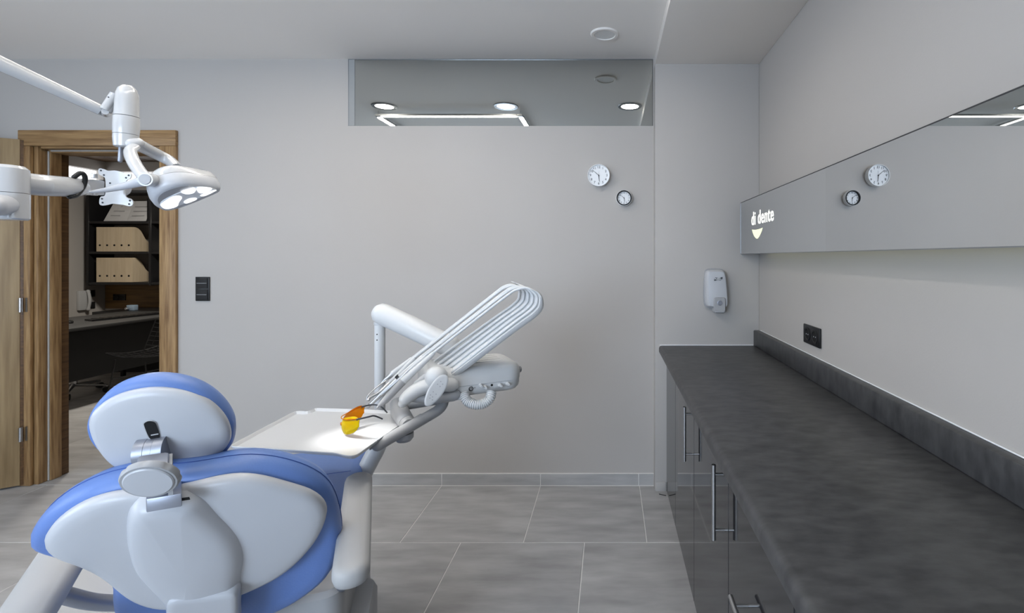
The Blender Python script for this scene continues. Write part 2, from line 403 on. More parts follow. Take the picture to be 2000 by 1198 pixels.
# ------------------------------------------------------------------ office behind the doorway: shell
mb = MB(); us = [YB+WT, 4.0, 5.6, OY1-0.02, OY1+0.15]; zs = [-0.03, 2.37, 2.52, OZC+0.1]
gridwall(mb, us, zs, lambda i, j: not (j == 1 and i in (1, 2)), lambda u, z, s: V((OX0-0.15*s, u, z))); struct(obj('wall_office_side', mb, M_wall, smooth=False))
mb = MB(); us = [OX0, OX0+0.05, -5.9, -1.75]; zs = [-0.03, 2.37, 2.52, OZC+0.1]
gridwall(mb, us, zs, lambda i, j: not (j == 1 and i == 1), lambda u, z, s: V((u, OY1+0.15*s, z))); struct(obj('wall_office_far', mb, M_wall, smooth=False))
struct(obj('wall_office_near', MB().box(-1.9, -1.75, YB+WT, OY1, -0.03, OZC+0.1), M_wall, smooth=False))
oc = struct(obj('ceiling_office', MB().box(OX0-0.15, -1.75, YB+WT, OY1+0.15, OZC, OZC+0.1), M_oakd, smooth=False))
for k in range(11):
    x0 = OX0+0.01+k*0.34
    obj('plank', MB().box(x0, x0+0.325, YB+WT+0.01, OY1-0.01, OZC-0.018, OZC+0.002, 0.003, 1), M_oakd, oc)
wr = sroot('window_3', (OX0-0.06, 5.2, 2.37))
obj('window_frame', MB().box(OX0-0.08, OX0-0.04, 4.0, OY1-0.02, 2.37, 2.385), M_white, wr, smooth=False)
pane_m = mat('frosted_window_light', (255, 255, 255), 0.5, emit=(250, 252, 255), estr=2.2, vary=0.001)
obj('pane', MB().box(OX0-0.10, OX0-0.095, 4.0, OY1-0.02, 2.37, 2.52), pane_m, wr, smooth=False)
obj('pane', MB().box(OX0+0.05, -5.9, OY1+0.095, OY1+0.10, 2.37, 2.52), pane_m, wr, smooth=False)
struct(obj('trim_3', MB().box(-6.60, -3.4, OY1-0.02, OY1-0.001, 0.72, 1.12, 0.001), mat('oak_panel', (96, 70, 38), 0.5, col2=(140, 108, 64), scale=4.0, stretch=(0.8, 12, 16), detail=8), smooth=False))

# ------------------------------------------------------------------ ceiling fixtures
lf = thing('led_frame_lamp', (-1.385, 1.2, ZC), 'rectangular white LED frame lamp hanging just under the ceiling', 'ceiling lamp')
LX0, LX1, LY0, LY1, LZ = -1.93, -0.715, 0.45, 1.955, ZC-0.052
for x0, x1, y0, y1 in ((LX0+0.05, LX1-0.05, LY1-0.035, LY1), (LX0+0.05, LX1-0.05, LY0, LY0+0.035), (LX0, LX0+0.035, LY0+0.05, LY1-0.05), (LX1-0.035, LX1, LY0+0.05, LY1-0.05)):
    b = obj('light_bar', MB().box(x0-0.004, x1+0.004, y0-0.004, y1+0.004, LZ+0.004, LZ+0.020, 0.002), M_white, lf)
    obj('diffuser', MB().box(x0, x1, y0, y1, LZ+0.001, LZ+0.005), M_led, b, smooth=False)
for x in (LX0, LX1):
    for y in (LY0, LY1):
        sx = 1 if x == LX0 else -1; sy = 1 if y == LY0 else -1
        obj('corner', MB().box(min(x, x+sx*0.046), max(x, x+sx*0.046), min(y, y+sy*0.046), max(y, y+sy*0.046), LZ+0.004, LZ+0.020, 0.002), M_white, lf)
        obj('suspension_wire', MB().tube([(x+sx*0.02, y+sy*0.02, LZ+0.018), (x+sx*0.02, y+sy*0.02, ZC)], 0.0015, 6), M_steel, lf)
def downlight(x, y, label):
    t = thing('downlight', (x, y, ZC), label, 'downlight', 'round recessed ceiling downlights')
    obj('ring', MB().lathe([(0.068, 0.001), (0.072, -0.006), (0.094, -0.006), (0.098, 0.0), (0.098, 0.002)], (x, y, ZC-0.001), Z_, 32), M_alu, t)
    obj('diffuser', MB().lathe([(0.0695, -0.003), (0.0695, 0.0)], (x, y, ZC-0.0005), Z_, 32), M_down, t)
    return t
downlight(-1.80, 2.06, 'round white downlight above the dental lamp, mirrored leftmost in the glass strip')
downlight(-0.827, 2.06, 'round white downlight mirrored in the middle of the dark glass strip')
downlight(0.165, 2.06, 'round white downlight beside the bulkhead, mirrored rightmost in the glass strip')
for x, nm in ((-2.9, 'left'), (-0.827, 'middle'), (0.165, 'right')):  # unseen second row, added to even out the room light
    downlight(x, -0.6, 'added round white fill downlight behind the camera, %s one of its row' % nm)
sp = thing('ceiling_speaker', (-0.025, 2.65, ZC), 'round white speaker grille set flush in the ceiling above the clocks', 'ceiling speaker')
obj('ring', MB().lathe([(0.056, 0.001), (0.058, -0.007), (0.072, -0.007), (0.077, -0.002), (0.077, 0.001)], (-0.025, 2.65, ZC-0.001), Z_, 40), M_ceil, sp)
obj('grille', MB().lathe([(0.0555, -0.003), (0.0555, 0.0005)], (-0.025, 2.65, ZC-0.001), Z_, 40), mat('speaker_cloth', (226, 226, 224), 0.8, vary=0.03, scale=90), sp)
ol = thing('office_fill_lamp', (-4.6, 4.9, OZC-0.018), 'added flat round white fill lamp, unseen under the office ceiling', 'ceiling lamp')  # out-of-view lamp added to brighten the office
obj('body', MB().lathe([(0.20, 0), (0.20, -0.05), (0.19, -0.055)], (-4.6, 4.9, OZC-0.018), Z_, 32), M_white, ol)
obj('diffuser', MB().lathe([(0.185, -0.056), (0.17, -0.066), (0.1, -0.07)], (-4.6, 4.9, OZC-0.018), Z_, 32), mat('office_fill_diffuser', (255, 255, 255), 0.5, emit=(255, 248, 236), estr=170.0, vary=0.001), ol)

# ------------------------------------------------------------------ wall clocks
def wall_clock(px, py, r, dep, label, black):
    c = V(((px-CX)/F*YB, YB-0.0005, H-(py-CY)/F*YB)); t = thing('wall_clock', c, label, 'clock')
    out = -Y_
    o = c+out*0.0
    obj('case', MB().lathe([(r*0.985, 0), (r, 0.004), (r, dep-0.004), (r*0.99, dep), (r*0.955, dep), (r*0.94, dep-0.010)], o, out, 48, cap=True), M_face, t)
    if black:
        obj('rim', MB().lathe([(r*0.96, dep-0.004), (r*0.96, dep+0.002), (r*0.82, dep+0.002), (r*0.81, dep-0.012)], o, out, 48, cap=False), M_blackm, t)
    rf = r*(0.83 if black else 0.94)
    obj('dial', MB().lathe([(rf, dep-0.014), (rf, dep-0.0095)], o, out, 48), M_face, t)
    z = dep-0.0085
    for k in range(1, 13):
        a = math.radians(90-30*k); p = o+out*z+(X_*math.cos(a)+Z_*math.sin(a))*rf*0.79
        obj('numeral', text(MB(), str(k), r*(0.30 if not black else 0.26), (p, X_, Z_, out), 0.0008, 0.0), M_ink, t)
    def hand(name, deg, ln, w, m, zz):
        a = math.radians(90-deg); d = X_*math.cos(a)+Z_*math.sin(a); s = X_*math.sin(a)-Z_*math.cos(a); b = o+out*zz
        obj(name, MB().prism([b-d*ln*0.12-s*w, b-d*ln*0.12+s*w, b+d*ln+s*w*0.5, b+d*ln-s*w*0.5], out*0.0007), m, t, smooth=False)
    hand('minute_hand', 311, rf*0.72, r*0.024, M_ink, z+0.001); hand('hour_hand', 174, rf*0.62, r*0.030, M_ink, z+0.0022)
    hand('second_hand', 5, rf*0.42, r*0.012, M_grey, z+0.0034)
    obj('hub', MB().lathe([(r*0.05, 0), (r*0.05, 0.004), (r*0.03, 0.005)], o+out*z, out, 14), M_ink, t)
wall_clock(1169.5, 344.5, 0.0665, 0.042, 'larger white wall clock with dark numerals and white rim', False)
wall_clock(1218.5, 388, 0.048, 0.034, 'smaller wall clock with a black ring around its white dial', True)

# ------------------------------------------------------------------ light switch, socket, soap dispenser
def P_back(px, py, y=YB): return W(px, py, y)
sw = thing('light_switch', P_back(397.5, 588), 'black double light switch on the wall right of the doorway', 'light switch')
a, b = P_back(384, 588), P_back(411, 541)
obj('frame', MB().box(a.x, b.x, YB-0.010, YB-0.0005, a.z, b.z, 0.003), M_black, sw)
mz = (a.z+b.z)/2
for z0, z1 in ((a.z+0.008, mz-0.004), (mz+0.004, b.z-0.008)):
    rk = obj('rocker', MB().box(a.x+0.009, b.x-0.009, YB-0.0145, YB-0.009, z0, z1, 0.002), M_blackm, sw)
    obj('rocker_edge', MB().box(a.x+0.012, b.x-0.012, YB-0.0155, YB-0.0143, (z0+z1)/2-0.001, (z0+z1)/2+0.001), M_grey, rk, smooth=False)
# double socket on the right-hand wall
def onright(px, py, x=XR): return onplane(px, py, V((x, 0, 0)), X_)
p0, p1 = onright(1573, 672), onright(1605, 645)
zc = onright(1589, 656).z; y0, y1 = p1.y, p0.y
so = thing('wall_socket', (XR, (y0+y1)/2, zc-0.042), 'black double wall socket above the countertop backsplash', 'socket')
obj('frame', MB().box(XR-0.010, XR-0.0005, y0, y1, zc-0.042, zc+0.042, 0.003), M_black, so)
for k in (0.27, 0.73):
    yy = y0+(y1-y0)*k
    g = obj('socket_well', MB().lathe([(0.030, 0), (0.030, 0.0035), (0.0235, 0.0035), (0.021, -0.002)], (XR-0.010, yy, zc), -X_, 28, cap=False), M_blackm, so)
    obj('socket_floor', MB().lathe([(0.022, 0), (0.022, 0.0008)], (XR-0.0096, yy, zc), -X_, 24), M_dark, g)
    for s in (-1, 1): obj('contact_hole', MB().lathe([(0.0027, 0), (0.0027, 0.001)], (XR-0.0106, yy+s*0.0095, zc), -X_, 10), M_grey, g)
# soap dispenser on the pillar
d0 = W(1396, 609, YP); sd = thing('soap_dispenser', d0, 'white and grey wall soap dispenser hanging above the countertop', 'soap dispenser')
def pil(px, py, y=YP): v = W(px, py, YP); v.y = y; return v
ring = resample(spline([pil(*p) for p in ((1376, 530), (1381, 525), (1406, 525), (1414, 530), (1417.5, 560), (1418.5, 597), (1412, 602), (1404, 604), (1385, 602), (1375, 597), (1373.5, 560))], 8, True), 64)
mb = MB(); pillow(mb, ring, -Y_, [(0.0, 0.0005), (0.0, 0.012)]); obj('back_plate', mb, M_grey, sd)
ring = resample(spline([pil(*p) for p in ((1376, 533), (1382, 527), (1405, 527), (1413, 533), (1416.5, 560), (1418, 594), (1411, 600), (1400, 601), (1386, 600), (1377, 595), (1375, 560))], 8, True), 64)
mb = MB(); pillow(mb, ring, -Y_, [(0.0, 0.012), (0.0, 0.045), (0.004, 0.062), (0.012, 0.073)], 0, 0.006); obj('cover', mb, M_shell, sd)
pc = pil(1399.5, 594)
ft = (V((pc.x, YP-0.062, pc.z)), X_, Z_, -Y_)
mb = MB(); slab(mb, ft, 0.034, 0.046, 0.014, [(0, -0.045), (0, 0.020), (0.004, 0.026)]); pb = obj('push_bar', mb, M_grey, sd)
obj('press_mark', MB().lathe([(0.0155, 0.0), (0.0155, 0.002), (0.011, 0.003), (0.009, 0.001)], ft[0]+Z_*0.014-Y_*0.0255, -Y_, 24), M_silver, pb)
mb = MB(); slab(mb, (ft[0]-Z_*0.034-Y_*0.022, X_, Z_, -Y_), 0.026, 0.006, 0.005, [(0, 0), (0, 0.008), (0.002, 0.010)]); obj('bar_lip', mb, M_grey, pb)
lz = YP-0.079
lg = obj('emblem_plate', MB().prism([V((p.x, lz, p.z)) for p in spline([pil(*q) for q in ((1389.5, 547.5), (1391, 542), (1394, 541.5), (1399, 542.5), (1405, 540.5), (1404, 545), (1401, 546.5), (1396, 546))], 5, True)], (0, 0.004, 0)), M_ink, sd)
obj('lettering', text(MB(), 'PURELL', 0.0125, (V((pil(1397, 544).x, lz-0.0004, pil(1397, 544.2).z)), X_, Z_, -Y_), 0.0008, 0.0002, 0.95), M_face, lg)

# ------------------------------------------------------------------ mirror panel with the backlit logo
XM = 0.78
MZ0, MZ1 = H+0.022, H+0.322
mr = thing('mirror_panel', (XM+0.05, 1.3, MZ0), 'long low mirror panel with glowing lettering on the right wall', 'mirror')
obj('mirror_face', MB().box(XM, XM+0.005, -0.6, YP-0.006, MZ0, MZ1), M_mirror, mr, smooth=False)
obj('edge', MB().box(XM-0.001, XM+0.02, YP-0.006, YP-0.001, MZ0-0.001, MZ1+0.001), M_alu, mr, smooth=False)
obj('edge', MB().box(XM-0.001, XM+0.006, -0.6, YP-0.006, MZ0-0.003, MZ0-0.0002), M_alu, mr, smooth=False)
obj('edge', MB().box(XM-0.001, XM+0.006, -0.6, YP-0.006, MZ1+0.0002, MZ1+0.003), M_carc, mr, smooth=False)
obj('back_box', MB().box(XM+0.0055, XM+0.045, -0.55, YP-0.012, MZ0+0.006, MZ1-0.006), M_carc, mr, smooth=False)
obj('mount_block', MB().box(XM+0.046, XR-0.0005, YP-0.09, YP-0.002, MZ0+0.004, MZ1-0.02), M_wall, mr, smooth=False)
obj('led_tape', MB().box(XM+0.060, XM+0.075, -0.5, YP-0.16, MZ0+0.06, MZ0+0.064), M_glow, mr, smooth=False)
obj('mount_rail', MB().box(XM+0.046, XR-0.0005, -0.5, YP-0.16, MZ0+0.065, MZ0+0.12), M_carc, mr, smooth=False)
A, B = onright(1468, 432, XM), onright(1511, 425, XM)
cen = V((XM-0.0006, (A.y+B.y)/2, onright(1489, 428, XM).z))
word = 'di dente'; fr_l = (V((0, 0, 0)), X_, Z_, -Y_); cuts = [-1e9]
for q in range(1, len(word)+1):
    m2 = text(MB(), word[:q], 0.10, fr_l, 0.0008, 0.0, align='LEFT', space=1.1); cuts.append(max(p.x for p in m2.v)+0.001)
mw = text(MB(), word, 0.10, fr_l, 0.0008, 0.0010, align='LEFT', space=1.1)
xs_ = [p.x for p in mw.v]; zs2 = [p.z for p in mw.v]; zt, zb = onright(1472, 414, XM).z, onright(1472, 440, XM).z
par = list(range(len(mw.v)))
def root_(a):
    while par[a] != a: par[a] = par[par[a]]; a = par[a]
    return a
for f in mw.f:
    for g in f[1:]: par[root_(f[0])] = root_(g)
isl = {}
for g in range(len(mw.v)): isl.setdefault(root_(g), []).append(g)
mid_x = {r_: (min(mw.v[g].x for g in gs)+max(mw.v[g].x for g in gs))/2 for r_, gs in isl.items()}
for q, letter in enumerate(word):
    if letter == ' ': continue
    order = sorted(g for r_, gs in isl.items() if cuts[q] < mid_x[r_] <= cuts[q+1] for g in gs)
    mb = MB(); im = {g: h for h, g in enumerate(order)}
    mb.add([V((cen.x+mw.v[g].y, A.y+(mw.v[g].x-min(xs_))/(max(xs_)-min(xs_))*(B.y-A.y), zb+(mw.v[g].z-min(zs2))/(max(zs2)-min(zs2))*(zt-zb))) for g in order],
           [tuple(im[g] for g in f) for f in mw.f if f[0] in im])
    obj('logo_letter', mb, M_logo, mr, smooth=False)
sm = [onright(*q, XM) for q in ((1468.8, 448.5), (1472, 449), (1476, 449), (1481, 448), (1486, 446.5), (1489.5, 445), (1488, 451), (1485, 458), (1482, 463.5), (1479, 466.5), (1476, 465), (1473, 461), (1470.5, 455))]
obj('logo_smile', MB().prism(spline(sm[:6], 3)+spline(sm[6:], 3), (-0.0008, 0, 0)), M_logo2, mr, smooth=False)

# ------------------------------------------------------------------ base cabinets and countertop
XC, ZT = 0.34, 0.866
# (y0, y1, kind): filler panel, two door cabinets, flap cabinet, more cabinets towards the camera
cabs = [(2.515, YP-0.001, 'panel', 'narrow glossy anthracite base cabinet against the pillar', None),
        (1.962, 2.513, 'door', 'glossy anthracite base cabinet, second from the pillar, with an upright bar handle', 2.0),
        (1.396, 1.960, 'door', 'glossy anthracite base cabinet, third from the pillar, upright bar handle', 1.443),
        (0.900, 1.394, 'flap', 'glossy anthracite base cabinet with a sideways bar handle', None),
        (0.350, 0.898, 'door', 'glossy anthracite base cabinet nearest the camera under the countertop', 0.42)]
def bar_handle(par, a, b, out):
    d = (b-a).normalized()
    h = obj('handle', MB().tube([a, b], 0.0065, 14), M_steel, par)
    for s in (0.13, 0.87):
        p = a+(b-a)*s; obj('handle_post', MB().tube([p, p+out], 0.0045, 10), M_steel, h)
for y0, y1, kind, label, hy in cabs:
    t = thing('base_cabinet', (XC+0.27, (y0+y1)/2, 0), label, 'cabinet', 'run of base cabinets under the countertop')
    obj('carcass', MB().box(XC+0.022, XR-0.002, y0+0.0005, y1-0.0005, 0.001, ZT-0.040), M_carc, t, smooth=False)
    if kind == 'flap':
        zs_ = ((0.006, 0.428), (0.432, ZT-0.042))
    else: zs_ = ((0.006, ZT-0.042),)
    for q, (z0, z1) in enumerate(zs_):
        d = obj('door' if kind == 'door' else ('side_panel' if kind == 'panel' else ('drawer_front' if q == 0 else 'flap')), MB().box(XC, XC+0.020, y0+0.0015, y1-0.0015, z0, z1, 0.0012, 1), M_gloss, t)
        if kind == 'door': bar_handle(d, V((XC-0.032, hy, 0.556)), V((XC-0.032, hy, 0.778)), V((0.0325, 0, 0)))
        if kind == 'flap' and q == 1: bar_handle(d, V((XC-0.034, 1.235, 0.533)), V((XC-0.034, 0.98, 0.533)), V((0.0345, 0, 0)))
ct = thing('countertop', (0.6, 1.4, ZT-0.038), 'long dark grey stone-look countertop with backsplash along the right wall', 'countertop')
mb = MB()
sec = [(0.295, ZT-0.036), (0.300, ZT-0.038), (XR-0.001, ZT-0.038), (XR-0.001, ZT), (0.312, ZT), (0.303, ZT-0.003), (0.297, ZT-0.009), (0.295, ZT-0.017)]
mb.loft([[V((x, y, z)) for x, z in sec] for y in (0.25, YP-0.001)]); obj('worktop', mb, M_stone, ct, angle=50)
obj('backsplash', MB().box(XR-0.036, XR-0.001, 0.25, YP-0.001, ZT+0.0005, ZT+0.092, 0.006), M_stone, ct)
obj('sealant', MB().box(0.30, XR-0.037, YP-0.004, YP-0.0008, ZT+0.0002, ZT+0.004, 0.001), M_face, ct)
obj('sealant', MB().box(XR-0.005, XR-0.0008, 0.25, YP-0.037, ZT+0.0925, ZT+0.0955, 0.001), M_face, ct)
# little bent wire lying on the floor by the cabinets
p = W(1290, 967, 2.86); q = W(1319, 970, 2.86)
w0 = [V((0.292, 2.865, 0.0025)), V((0.305, 2.858, 0.0025)), V((0.318, 2.852, 0.0025)), V((0.331, 2.846, 0.0025))]
tag(obj('wire_clip', MB().tube(spline(w0, 4), 0.0024, 8), M_black), 'small dark bent wire lying on the floor against the cabinets', 'wire')

# ------------------------------------------------------------------ dental chair
YAW = math.radians(20); AX = V((-math.sin(YAW), math.cos(YAW), 0)); RX = V((math.cos(YAW), math.sin(YAW), 0))
CO = V((-0.92, 1.0, 0))                                   # a point of the chair's long axis, on the floor
def ch(al, ac, z): return CO+AX*al+RX*ac+Z_*z             # along the chair, across it, up
def tilt(deg): t = math.radians(deg); return (-AX*math.cos(t)-Z_*math.sin(t)).normalized()
chair = thing('dental_chair', ch(0.5, 0, 0), 'blue upholstered dental chair with white back shell, seen from behind', 'dental chair')
NB = tilt(30)                                             # rear of the backrest looks this way
def c1(x, y): return (x/2.3132, 680+y/2.3127)             # pixels of a magnified view -> pixels of the photograph
PB = W(365, 1040, 0.99)
def back(pts, off, n=96): return resample(spline([onplane(*c1(*p), PB-NB*off, NB) for p in pts], 6, True), n)
shell_o = [(195, 870), (230, 810), (300, 750), (400, 695), (520, 664), (640, 655), (770, 645), (900, 615), (1000, 592), (1100, 584), (1200, 598), (1300, 625), (1400, 655), (1450, 688), (1477, 735), (1462, 800), (1420, 880), (1350, 960), (1260, 1030), (1150, 1085), (1030, 1130), (880, 1165), (740, 1175), (640, 1155), (560, 1112), (500, 1060), (430, 1010), (340, 970), (260, 945), (212, 908)]
cush_o = [(143, 845), (165, 790), (225, 715), (325, 645), (440, 592), (560, 560), (690, 545), (830, 540), (950, 520), (1080, 498), (1190, 500), (1300, 520), (1400, 555), (1465, 595), (1505, 645), (1530, 720), (1545, 800), (1540, 890), (1500, 985), (1420, 1060), (1310, 1130), (1180, 1185), (1030, 1235), (880, 1262), (720, 1255), (590, 1220), (525, 1150), (522, 1085), (515, 1010), (430, 945), (300, 905), (200, 880)]
r = back(cush_o, 0.045)
mb = MB(); pillow(mb, r, -NB, [(0.045, -0.030), (0.020, -0.032), (0.008, -0.026), (0.001, -0.012), (0.0, 0.0), (0.004, 0.022), (0.014, 0.038), (0.034, 0.048)], 0.006, -0.01)
bc = obj('back_cushion', mb, M_blue, chair, angle=60)
seam = inset_ring(r, NB, 0.0016)
mb = MB(); mb.tube([p-NB*0.012 for p in seam]+[seam[0]-NB*0.012], 0.0008, 6); obj('seam', mb, M_seam, bc)
r = back(shell_o, 0.0)
mb = MB(); pillow(mb, r, NB, [(0.006, -0.016), (0.0, -0.010), (0.0, 0.0), (0.004, 0.007), (0.014, 0.012), (0.030, 0.014)], 0.0, 0.006)
obj('back_shell', mb, M_shell, chair, angle=60)
spine_o = [(610, 700), (640, 683), (760, 668), (880, 660), (925, 685), (985, 740), (1050, 800), (1090, 860), (1104, 930), (1090, 1000), (1078, 1080), (1072, 1150), (1060, 1240), (900, 1260), (775, 1250), (762, 1150), (735, 1105), (680, 1045), (622, 975), (592, 890), (585, 800), (592, 735)]
r = back(spine_o, -0.010)
mb = MB(); pillow(mb, r, NB, [(-0.006, -0.004), (-0.002, 0.006), (0.006, 0.020), (0.016, 0.028), (0.030, 0.031)], 0.0, 0.006)
obj('spine_cover', mb, M_shell, chair, angle=60)
r = back([(760, 1143), (761, 1131), (770, 1125), (830, 1119), (950, 1107), (1060, 1092), (1072, 1094), (1077, 1105), (1076, 1150), (1076, 1230), (1075, 1300), (1060, 1315), (910, 1325), (775, 1318), (762, 1310), (760, 1230)], -0.038, 64)
mb = MB(); pillow(mb, r, NB, [(0.0, -0.02), (0.0, 0.006), (0.004, 0.010)], 0, 0.001); obj('lower_cover', mb, M_shell, chair, angle=50)
obj('slot', MB().box(-0.010, 0.010, -0.004, 0.004, 0.0, 0.0015, 0.0008, 1, fr=(onplane(*c1(828, 682), PB+NB*0.040, NB), RX, NB.cross(RX), NB)), M_dark, chair)
# headrest
NH = tilt(16); PH = W(315, 825, 0.965)
def head(pts, off, n=80): return resample(spline([onplane(*c1(*p), PH-NH*off, NH) for p in pts], 6, True), n)
hs = [(401, 330), (440, 268), (530, 212), (640, 184), (740, 180), (850, 200), (950, 247), (1015, 315), (1040, 380), (1034, 432), (1000, 472), (940, 510), (850, 546), (760, 560), (650, 562), (560, 552), (500, 523), (450, 468), (416, 408)]
hc = [(416, 340), (436, 268), (500, 188), (588, 138), (700, 117), (830, 131), (940, 176), (1018, 245), (1060, 318), (1064, 375), (1048, 432), (1005, 475), (940, 510), (850, 540), (760, 535), (660, 530), (580, 515), (525, 485), (475, 440), (435, 395)]
r = head(hc, 0.03, 80)
mb = MB(); pillow(mb, r, -NH, [(0.02, -0.026), (0.006, -0.026), (0.0, -0.016), (-0.001, 0.0), (0.004, 0.016), (0.018, 0.028)], 0.0, 0.004)
obj('headrest_cushion', mb, M_blue, chair, angle=60)
r = head(hs, 0.0)
mb = MB(); pillow(mb, r, NH, [(0.004, -0.012), (0.0, -0.008), (0.0, 0.0), (0.004, 0.006), (0.014, 0.010), (0.030, 0.012)], 0, 0.005)
hsh = obj('headrest_shell', mb, M_shell, chair, angle=60)
def hp(x, y, off=0.0): return onplane(*c1(x, y), PH+NH*off, NH)
sl = [(652, 350), (655, 338), (672, 331), (695, 334), (707, 348), (722, 404), (690, 412), (672, 400)]
obj('slot_rim', MB().prism(spline([hp(687+(x-687)*1.14, 370+(y-370)*1.10, 0.0165) for x, y in sl], 4, True), NH*0.0015), M_white, hsh, smooth=False)
obj('slot', MB().prism(spline([hp(*p, 0.0182) for p in sl], 4, True), NH*0.0008), M_dark, hsh, smooth=False)
obj('slot_bar', MB().prism([hp(*p, 0.0192) for p in ((682, 392), (716, 386), (717, 390), (683, 396))], NH*0.0008), M_white, hsh, smooth=False)
obj('shell_ridge', MB().tube([hp(583, 358, 0.014), hp(590, 385, 0.014), hp(603, 412, 0.013)], [0.0005, 0.0016, 0.002], 8), M_shell, hsh)
obj('shell_ridge', MB().tube([hp(762, 338, 0.014), hp(770, 365, 0.014), hp(778, 395, 0.013)], [0.0005, 0.0015, 0.0008], 8), M_shell, hsh)
# metal hinge between headrest and backrest
HU = NH.cross(RX)*-1
if HU.z < 0: HU = -HU
hc0 = hp(694, 466, 0.020); hw = (hp(765, 450, 0.018)-hp(600, 470, 0.018)).length/2*0.80
hr_ = 0.0275; dirx = (hp(765, 447, 0.018)-hp(600, 470, 0.018)).normalized()
for k, (a_, b_) in enumerate(((-1, -0.29), (-0.27, 0.27), (0.29, 1))):
    obj('hinge_barrel', MB().tube([hc0+dirx*hw*a_, hc0+dirx*hw*b_], hr_ if k != 1 else hr_*0.985, 28), M_silver, chair)
obj('hinge_notch', MB().box(-0.012, 0.012, -0.004, 0.003, -0.004, 0.002, fr=(hc0-Z_*0.024+NH*0.018, dirx, HU, NH)), M_dark, chair, smooth=False)
kn = onplane(*c1(672, 607), PB+NB*0.085, NB)
mb = MB(); pts_top = hc0-HU*0.0+NH*(-0.006); pb_ = onplane(*c1(690, 690), PB+NB*0.045, NB)
fr = ((hc0+kn)/2-NH*0.004, dirx, (hc0-kn).normalized(), dirx.cross((hc0-kn).normalized()))
obj('hinge_body', MB().box(-hw*0.98, hw*1.08, -0.045, 0.030, -0.026, 0.012, 0.006, fr=fr), M_silver, chair)
obj('hinge_cheek', MB().box(hw*1.01, hw*1.24, -0.055, 0.052, -0.050, 0.002, 0.006, fr=fr), M_grey, chair)
fr2 = (onplane(*c1(742, 690), PB+NB*0.038, NB), dirx, fr[2], fr[3])
obj('neck_bracket', MB().box(-0.026, 0.026, -0.010, 0.075, -0.014, 0.012, 0.002, fr=fr2), M_silver, chair)
# scalloped locking knob
seg = 72; rk = 0.0395; KD = 0.013
e1 = RX; e2 = NB.cross(RX)
def kring(rad, h, sc): return [kn+NB*h+(e1*math.cos(2*math.pi*q/seg)+e2*math.sin(2*math.pi*q/seg))*rad*(1-sc*max(0, math.cos(8*2*math.pi*q/seg))**3) for q in range(seg)]
mb = MB(); mb.loft([kring(rk*0.94, -KD, 0.0), kring(rk*1.0, -KD+0.004, 0.05), kring(rk*1.02, -0.010, 0.05), kring(rk*1.0, -0.003, 0.04), kring(rk*0.94, 0.0, 0.0)]); kb = obj('locking_knob', mb, M_grey, chair)
obj('knob_cap', MB().lathe([(0.0335, -0.002), (0.0335, 0.001), (0.0318, 0.0028), (0.016, 0.0036)], kn, NB, 48), M_shell, kb)
# seat, base and armrests
mb = MB(); slab(mb, (ch(0.72, 0, 0.50), RX, AX, Z_), 0.285, 0.28, 0.08, [(0.03, 0.0), (0.006, 0.012), (0.0, 0.04), (0.0, 0.085), (0.010, 0.108), (0.035, 0.12)]); st_ = obj('seat_cushion', mb, M_blue, chair, angle=50)
obj('seam', MB().tube([ch(0.72, -0.25, 0.6195), ch(0.72, 0, 0.6205), ch(0.72, 0.25, 0.6195)], 0.0014, 6), M_seam, st_)
mb = MB(); slab(mb, (ch(0.50, -0.085, 0.0), RX, AX, Z_), 0.385, 0.28, 0.05, [(0.0, 0.001), (0.0, 0.485), (0.012, 0.498)]); obj('pedestal', mb, M_offw, chair)
mb = MB(); slab(mb, (ch(0.32, 0.318, 0.0), RX, AX, Z_), 0.042, 0.19, 0.035, [(0.004, 0.001), (0.0, 0.01), (0.0, 0.33), (0.010, 0.35)]); obj('side_cover', mb, M_grey, chair)
def armrest(near, far, hw_):
    d = (far-near).normalized(); x = d.cross(Z_).normalized(); n = x.cross(d); ln = (far-near).length
    mb = MB(); slab(mb, ((near+far)/2, x, d, n), hw_, ln/2, hw_*0.96, [(0.016, -0.030), (0.004, -0.024), (0.0, -0.012), (0.0, 0.0), (0.004, 0.010), (0.014, 0.016)], 8)
    return obj('armrest', mb, M_offw, chair, angle=60)
armrest(V((-0.540, 1.02, 0.72)), V((-0.768, 1.50, 0.72)), 0.037)
ad = V((-0.42, 0.84, 0.30)).normalized()
armrest(W(51, 1197, 0.95)-ad*0.16, W(116, 1092, 1.054)+ad*0.13, 0.043)
obj('armrest_tube', MB().tube(spline([W(95, 1155, 1.04), W(125, 1163, 1.06), W(180, 1176, 1.10), W(240, 1179, 1.14)], 5), 0.0165, 16), M_silver, chair)
obj('armrest_tube', MB().tube(spline([V((-0.665, 1.28, 0.70)), V((-0.685, 1.30, 0.56)), V((-0.76, 1.36, 0.46))], 5), 0.016, 16), M_silver, chair)
obj('cable', MB().tube(spline([ch(0.14, 0.215, 0.372), ch(0.16, 0.26, 0.378), ch(0.155, 0.272, 0.374), ch(0.14, 0.275, 0.364)], 5), 0.0035, 8), M_black, chair)

